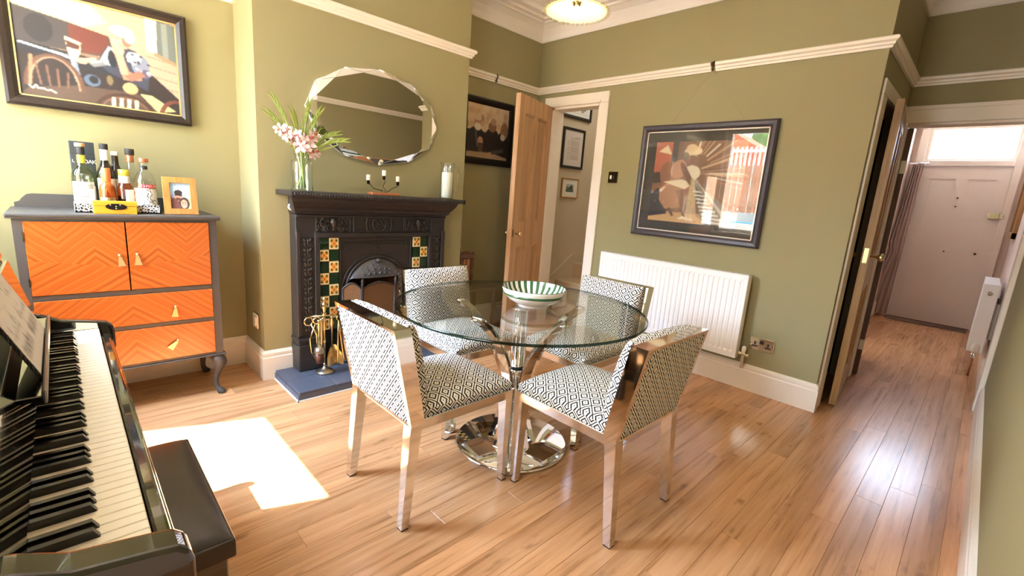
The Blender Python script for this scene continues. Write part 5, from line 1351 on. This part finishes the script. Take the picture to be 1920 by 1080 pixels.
c.ell(.63, .72, .062, .10, '#cf9678').ell(.60, .68, .04, .05, '#e0b090').ell(.66, .70, .03, .05, '#b06a50').ell(.63, .80, .075, .055, '#f1e9e0').ell(.68, .76, .035, .07, '#e8ddd2').line([(.585, .715), (.61, .72)], .008, '#5a3428').line([(.60, .66), (.63, .655)], .007, '#7a3c30')
c.poly([(.28, .62), (.37, .58), (.365, .50), (.33, .40), (.30, .42), (.29, .52)], '#e8cfa8').poly([(.285, .60), (.365, .57), (.36, .52), (.29, .53)], '#5a342a').line([(.28, .63), (.375, .59)], .008, '#f3ece0').poly([(.40, .42), (.48, .47), (.52, .42), (.44, .38)], '#7f8188').line([(.42, .42), (.49, .45)], .008, '#e4e4e4')
c.poly([(.0, .0), (.85, .0), (.70, .18), (.35, .17), (.05, .08)], '#5c463a').poly([(.72, .18), (.80, .18), (.97, .04), (.84, .0)], '#cdbd76').ell(.66, .22, .05, .06, '#c2a165').ell(.53, .27, .02, .05, '#7c6a44')
def arcp(cx, cy, rx, ry, w_, col): c.line([(cx+rx*cos(a), cy+ry*sin(a)) for a in [pi*k/14 for k in range(15)]], w_, col)
arcp(.20, .10, .16, .32, .03, '#6a4636'); c.line([(.06, .12), (.08, .40)], .02, '#a9744e'); arcp(.20, .11, .14, .29, .012, '#a88468')
for k in range(4): c.line([(.12+.05*k, .12), (.10+.06*k, .34-.02*k)], .012, '#7c5642')
arcp(.62, -.06, .19, .20, .03, '#4a2f26'); arcp(.62, -.05, .155, .16, .012, '#8a5a42')
for k in range(4): c.line([(.54+.05*k, .0), (.545+.05*k, .10)], .025, '#e6c9a4')
arcp(.98, -.05, .12, .20, .035, '#7a3a2c')
c.line([(.05, .105), (.07, .075), (.09, .11), (.10, .08), (.13, .085), (.15, .07), (.17, .08), (.20, .055)], .009, '#efe6cf')
c.grain(.07, 5)
c.build('canvas', P(-.085, 1.490, .018), V(0, .601, 0), V(0, 0, .455), 'painting', t)
# picture in the right alcove
t, P = frame_on('framed_painting', 'dark framed painting of bearded men drinking in right alcove', ('x', XA2), 2.395, 2.965, 1.428, 1.965, .055, .035, 'frame_black')
c = Canvas(140, 122, '#c9a573')
c.poly([(0, .5), (1, .4), (1, 1), (0, 1)], '#d3b283')
for k in range(40): r_ = random.Random(k+9); c.ell(r_.random(), .55+.45*r_.random(), .05, .06, r_.choice(['#dcc196', '#b58a58', '#c9a06c', '#8f6238']), .5)
c.poly([(0, 0), (1, 0), (1, .48), (0, .52)], '#3a281c').ell(.22, .28, .24, .30, '#1e1a1a').ell(.60, .34, .20, .26, '#231d1b').ell(.90, .25, .20, .35, '#1f1816')
c.ell(.25, .66, .10, .14, '#b98a5e').ell(.25, .58, .08, .07, '#d8cbb6').ell(.24, .75, .09, .06, '#cdb08a').line([(.20, .69), (.24, .695)], .012, '#3a2418').line([(.27, .695), (.31, .69)], .012, '#3a2418').line([(.255, .68), (.26, .63)], .02, '#a06c44')
c.ell(.60, .62, .10, .10, '#8a5c38').ell(.62, .72, .07, .07, '#b08862').ell(.90, .58, .10, .16, '#9a6a44').ell(.87, .45, .06, .06, '#cdbca2').line([(.84, .60), (.88, .60)], .02, '#241a16').ell(.32, .34, .06, .06, '#c48c60').line([(.24, .26), (.33, .34)], .05, '#b57c52')
c.poly([(.28, .08), (.38, .08), (.39, .30), (.27, .30)], '#5a3a24').line([(.27, .30), (.39, .30)], .012, '#d8c9a8').poly([(0, 0), (1, 0), (1, .05), (.6, .12), (0, .10)], '#a98a62').ell(.58, .09, .10, .04, '#c08a5e').line([(.60, .12), (.90, .2)], .07, '#4c4540').line([(.2, .5), (.26, .2)], .03, '#5b5a66').grain(.08, 8)
c.build('canvas', P(2.450, 1.483, .018), V(0, .460, 0), V(0, 0, .427), 'painting', t)
# pictures in the stair lobby (wall x = -3.17)
t, P = frame_on('framed_print', 'black framed picture of dark plants at top of doorway view', ('x', -3.17), 3.60, 4.12, 1.995, 2.38, .03, .025, 'frame_black')
MB().quad(P(3.625, 2.02, .012), P(4.095, 2.02, .012), P(4.095, 2.355, .012), P(3.625, 2.355, .012)).build('mount', 'mat_white', t)
c = Canvas(60, 40, '#e8e4da')
for k in range(60): r_ = random.Random(k+77); c.ell(.2+.7*r_.random(), .1+.6*r_.random(), .06, .05, r_.choice(['#2f332e', '#5a6058', '#8d9188', '#20241f']), .8)
c.build('print', P(3.66, 2.05, .014), V(0, .40, 0), V(0, 0, .27), 'print_paper', t)
t, P = frame_on('framed_print', 'tall black framed pale document print in stair lobby', ('x', -3.17), 3.70, 4.045, 1.503, 1.903, .026, .025, 'frame_black')
c = Canvas(60, 84, '#d9cfc4')
c.poly([(.34, .18), (.82, .18), (.82, .75), (.34, .75)], '#cdbfb2').line([(.3, .15), (.3, .78), (.85, .78)], .012, '#8d8078').line([(.55, .80), (.85, .83)], .02, '#9a8a80')
for k in range(12): y = .20+.045*k; c.line([(.2, y), (.30, y)], .01, '#9a8d84').line([(.38, y), (.78, y)], .008, '#b0a298')
c.build('print', P(3.726, 1.529, .012), V(0, .293, 0), V(0, 0, .348), 'print_paper', t)
t, P = frame_on('framed_print', 'small light wood framed landscape print low in stair lobby', ('x', -3.17), 3.742, 4.010, 1.201, 1.403, .012, .02, 'frame_wood')
c = Canvas(60, 46, '#ebe6da'); c.poly([(.25, .28), (.75, .28), (.75, .75), (.25, .75)], '#b5b8a8').poly([(.25, .28), (.75, .28), (.75, .45), (.5, .58), (.25, .5)], '#5c6350').ell(.6, .55, .1, .12, '#4a523f').ell(.35, .5, .08, .1, '#6f7860').grain(.1, 2)
c.build('print', P(3.754, 1.213, .010), V(0, .244, 0), V(0, 0, .178), 'print_paper', t)

# stairs seen through the back doorway
sr = thing('staircase', 'beige carpeted lower stairs with cream string seen through doorway', 'staircase', (-2.6, 3.95, 0))
for k, (ya, z) in enumerate(((3.56, .17), (3.76, .34), (4.06, .50))):
    B('step', (-3.168, ya, 0 if k == 0 else z-.19), (-2.05, 4.45, z), 'carpet_beige', sr, .012)
MB().prism([(3.50, .05), (3.50, .26), (4.03, .60), (4.44, .60), (4.44, .05)], -3.169, -3.150, 'x').build('string_board', 'hall_cream', sr)

# ------------------------------------------------------------------ alcove chair with stick
ac = thing('spindle_chair', 'small dark brown wooden spindle back chair in right alcove', 'chair', (-2.95, 2.42, 0))
m = MB().box((-3.10, 2.28, .40), (-2.80, 2.60, .425), .008); m.build('seat', 'brown_wood', ac)
for x in (-3.08, -2.82):
    for y in (2.30, 2.58): MB().lathe([(.014, 0), (.018, .15), (.012, .2), (.018, .25), (.016, .40)], (x, y, 0), 10).build('leg', 'brown_wood', ac)
MB().box((-2.965, 2.29, .648), (-2.935, 2.445, .695), .008).ball((-2.95, 2.36, .695), (.014, .06, .016), 10, 6).ball((-2.95, 2.437, .69), (.014, .016, .016), 8, 6).build('top_rail', 'brown_wood', ac)
for y in (2.30, 2.345, 2.39, 2.43): MB().lathe([(.011, .42), (.015, .50), (.009, .54), (.015, .60), (.011, .655)], (-2.95, y, 0), 8).build('spindle', 'terracotta_wood' if y == 2.345 or y == 2.39 else 'brown_wood', ac)
sk = thing('walking_stick', 'pale slim walking stick leaning on the alcove chair', 'stick', (-2.94, 2.36, .43))
MB().tube([(-2.945, 2.375, .428), (-2.955, 2.345, .63), (-2.975, 2.305, .80), (-2.98, 2.285, .865)], [.008, .008, .007, .006], 8).build('shaft', 'pewter', sk); MB().ball((-2.98, 2.284, .868), (.011, .011, .013), 8, 6).build('knob', 'brown_wood', sk)

# ------------------------------------------------------------------ pendant lamp
LX, LY, LZ = -1.82, 2.145, 2.205
lp = thing('pendant_lamp', 'lit pleated opal glass pendant lamp with beaded frill edge', 'ceiling lamp', (LX, LY, LZ))
n = 72; vs = []
prof = [(.030, .050), (.045, .046), (.08, .036), (.12, .024), (.15, .012), (.168, .004)]
for r, z in prof:
    for i in range(n):
        q = .004*(r/.168)*(1 if i % 2 else -1); vs.append((LX+(r+q)*cos(2*pi*i/n), LY+(r+q)*sin(2*pi*i/n), LZ+z+q))
MB().add(vs, [(a*n+i, a*n+(i+1) % n, (a+1)*n+(i+1) % n, (a+1)*n+i) for a in range(len(prof)-1) for i in range(n)], True).build('shade', 'opal_glass', lp)
m = MB()
for i in range(40):
    a = 2*pi*i/40; m.ball((LX+.174*cos(a), LY+.174*sin(a), LZ+.004), (.014, .0085, .012), 8, 6, Matrix.Rotation(a, 4, 'Z'))
o = m.build('frill', 'lamp_bead', lp); o['kind'] = 'stuff'
MB().lathe([(.012, .10), (.03, .065), (.034, .052), (.024, .046), (.018, .03), (0, .028)], (LX, LY, LZ), 20).build('gallery', 'brass', lp)
MB().ball((LX, LY, LZ+.0), (.024, .024, .034), 14, 10).build('bulb', 'bulb', lp)
MB().tube([(LX, LY, LZ+.09), (LX, LY, ZC-.02)], .004, 6).build('cord', 'brass', lp); MB().lathe([(.045, ZC-.001), (.045, ZC-.015), (.02, ZC-.04), (.006, ZC-.045)], (LX, LY, 0), 20).build('ceiling_rose', 'brass', lp)
pl = bpy.data.lights.new('lamp_light', 'POINT'); pl.energy = 6; pl.color = (1, .78, .45); pl.shadow_soft_size = .03
po = bpy.data.objects.new('lamp_light', pl); COL.objects.link(po); po.location = (LX, LY, LZ-.055)

# ------------------------------------------------------------------ hall things
hr = thing('hall_radiator', 'slim white radiator on the right hallway wall', 'radiator', (.10, 5.7, .17))
B('panel', (.045, 5.30, .20), (.062, 6.1, .76), 'radiator_white', hr, .004); B('panel', (.125, 5.30, .20), (.14, 6.1, .76), 'radiator_white', hr, .004)
MB().box((.046, 5.29, .20), (.139, 5.30, .765), .002).box((.046, 5.30, .755), (.139, 6.1, .766), .002).build('casing', 'radiator_white', hr)
for y in (5.45, 5.95): B('bracket', (.139, y-.02, .3), (.17, y+.02, .6), 'radiator_white', hr)
MB().lathe([(.016, 0), (.016, .006), (.010, .01), (0, .011)], (.092, 5.29, .69), 12, mat=Matrix.Rotation(pi/2, 4, 'X')).build('bleed_plug', 'pewter', hr)
hv = thing('thermostat_valve', 'chrome and white thermostat valve with copper pipe under hall radiator', 'valve', (.095, 5.27, 0))
MB().lathe([(.011, .15), (.017, .16), (.017, .19), (.012, .2)], (.095, 5.272, 0), 12).build('body', 'chrome_soft', hv); MB().lathe([(.02, .2), (.024, .21), (.024, .25), (.018, .27), (0, .272)], (.095, 5.272, 0), 14).build('head', 'plastic_white', hv); MB().tube([(.095, 5.272, .15), (.095, 5.272, .0)], .0075, 8).build('pipe', 'pipe_copper', hv)
cu = thing('curtain', 'long dusty pink door curtain gathered left of front door', 'curtain', (-.78, 7.56, .02))
vs = []; nu, nv = 40, 16
for j in range(nv+1):
    t = j/nv; z = 1.90*(1-t)+.02*t
    wl = .10 + .14*t**1.5 + (.04*sin(t*9) if t > .5 else 0)
    for i in range(nu+1):
        s_ = i/nu; vs.append((-.715 - wl*(1-s_) - (.02*t), 7.55 + .022*sin(s_*2*pi*4.5) + .012*sin(s_*31+t*3) - .06*t*(1-s_), z))
m = MB().add(vs, [(j*(nu+1)+i, j*(nu+1)+i+1, (j+1)*(nu+1)+i+1, (j+1)*(nu+1)+i) for j in range(nv) for i in range(nu)], True); m.build('drape', 'curtain', cu)
MB().tube([(-.86, 7.55, 1.915), (-.69, 7.55, 1.915)], .011, 10).ball((-.685, 7.55, 1.915), .016, 10, 8).build('pole', 'chrome_soft', cu)
mb_ = thing('meter_box', 'white box fixed high on wall left of the fanlight', 'box', (-.80, 7.6, 2.325)); MB().box((-.869, 7.56, 2.33), (-.765, 7.63, 2.41), .004).build('box_body', 'plastic_white', mb_); B('lid_line', (-.868, 7.559, 2.375), (-.766, 7.5605, 2.378), 'ledge_grey', mb_)
for y0, y1, z0, z1, mt, lab in ((6.2, 6.6, 1.60, 1.84, 'frame_dark', 'dark brown framed picture on left hallway wall, upper of two'), (6.15, 6.6, 1.24, 1.52, 'frame_wood', 'light wood framed picture on left hallway wall, lower of two')):
    t, P = frame_on('framed_print', lab, ('x', -.87), y0, y1, z0, z1, .03, .03, mt); MB().quad(P(y0+.03, z0+.03, .01), P(y1-.03, z0+.03, .01), P(y1-.03, z1-.03, .01), P(y0+.03, z1-.03, .01)).build('print', 'paper', t)
hm = thing('hall_mirror', 'wooden framed hall mirror on right hallway wall above radiator', 'mirror', (.15, 6.7, 1.12))
MB().box((.135, 6.3, 1.12), (.17, 7.15, 1.18), .004).box((.135, 6.3, 1.70), (.17, 7.15, 1.76), .004).box((.135, 6.3, 1.12), (.17, 6.36, 1.76), .004).box((.135, 7.09, 1.12), (.17, 7.15, 1.76), .004).build('frame', 'frame_wood', hm); B('glass', (.15, 6.35, 1.17), (.165, 7.1, 1.71), 'mirror', hm)
cbx = thing('floor_cable', 'thin dark cable lying on the floor by front door', 'cable', (-.5, 7.35, 0))
MB().tube([(-.74, 7.50, .004), (-.62, 7.42, .004), (-.5, 7.38, .004), (-.3, 7.40, .004), (-.1, 7.46, .004), (.03, 7.56, .004)], .004, 6).build('lead', 'cable', cbx)
dm = thing('door_mat', 'flat brown door mat at the foot of front door', 'mat', (-.34, 7.5, 0)); B('mat_base', (-.72, 7.36, .0005), (.03, 7.63, .004), 'brown_wood', dm, .001)

# ------------------------------------------------------------------ garden outside the window (seen in the picture glass)
struct(B('ground_garden', (-30, -30, -.35), (30, -.62, -.3), 'patio')); struct(B('ground_street', (-30, 7.86, -.35), (30, 40, -.3), 'patio'))
struct(B('wall_retaining', (-9, -5.75, -.3), (1, -5.4, 1.15), 'patio'))
gf = thing('garden_fence', 'slatted brown garden fence behind the pale retaining wall', 'fence', (-4, -5.6, 1.15))
m = MB()
for k in range(64): m.box((-8.9+k*.15, -5.60, 1.15), (-8.78+k*.15, -5.575, 2.28))
o = m.build('fence_boards', 'fence_wood', gf); o['kind'] = 'stuff'
B('fence_rail', (-8.9, -5.575, 1.3), (.7, -5.53, 1.38), 'fence_wood', gf); B('fence_rail', (-8.9, -5.575, 2.0), (.7, -5.53, 2.08), 'fence_wood', gf)
gs = thing('garden_shed', 'orange wooden garden shed beyond the fence', 'shed', (-6.1, -9, 1.15))
MB().box((-7.0, -9.6, 1.15), (-5.2, -8.4, 3.0)).build('walls', 'shed_orange', gs); MB().prism([(-7.2, 2.95), (-5.0, 2.95), (-6.1, 3.6)], -9.8, -8.2, 'y').build('roof', 'shed_orange', gs)
gr = thing('garden_railing', 'white picket railing above the garden fence', 'railing', (-5, -7, 2.3)); m = MB()
for k in range(40): m.box((-7.2+k*.12, -7.03, 1.1), (-7.14+k*.12, -7.0, 2.9))
m.box((-7.3, -7.0, 2.75), (-2.3, -6.96, 2.83)); o = m.build('pickets', 'plastic_white', gr); o['kind'] = 'stuff'
pb = thing('garden_pool', 'blue topped garden trough before the retaining wall', 'trough', (-3.6, -4.7, -.3)); MB().box((-4.3, -5.2, -.3), (-2.4, -4.3, .92), .02).build('tub', 'patio', pb); B('water', (-4.25, -5.15, .92), (-2.45, -4.35, .95), 'pool_blue', pb)
for k, (x, y, h, r) in enumerate(((-9.6, -13, 6.0, 1.5), (-5.9, -15, 7.2, 1.7), (-2.4, -12.5, 5.6, 1.4))):
    t = thing('garden_tree', ('bushy tree left of the shed', 'tall tree directly behind the shed', 'low round tree right of the shed')[k] + ' beyond garden fence', 'tree', (x, y, -.3))
    MB().tube([(x, y, -.3), (x+.1, y, 1.8), (x, y, h*.6)], [.16, .13, .08], 8).build('trunk', 'bark', t)
    rr = random.Random(k); m = MB()
    for q in range(26): a, e = rr.uniform(0, 6.28), rr.uniform(-.9, 1.2); d = r*rr.uniform(.35, .9); m.ball((x+d*cos(a)*cos(e), y+d*sin(a)*cos(e), h*.62+d*sin(e)), r*rr.uniform(.22, .42), 7, 5)
    for q in m.v: q += V(rr.uniform(-.14, .14), rr.uniform(-.14, .14), rr.uniform(-.14, .14))
    o = m.build('crown', 'foliage', t); o['kind'] = 'stuff'
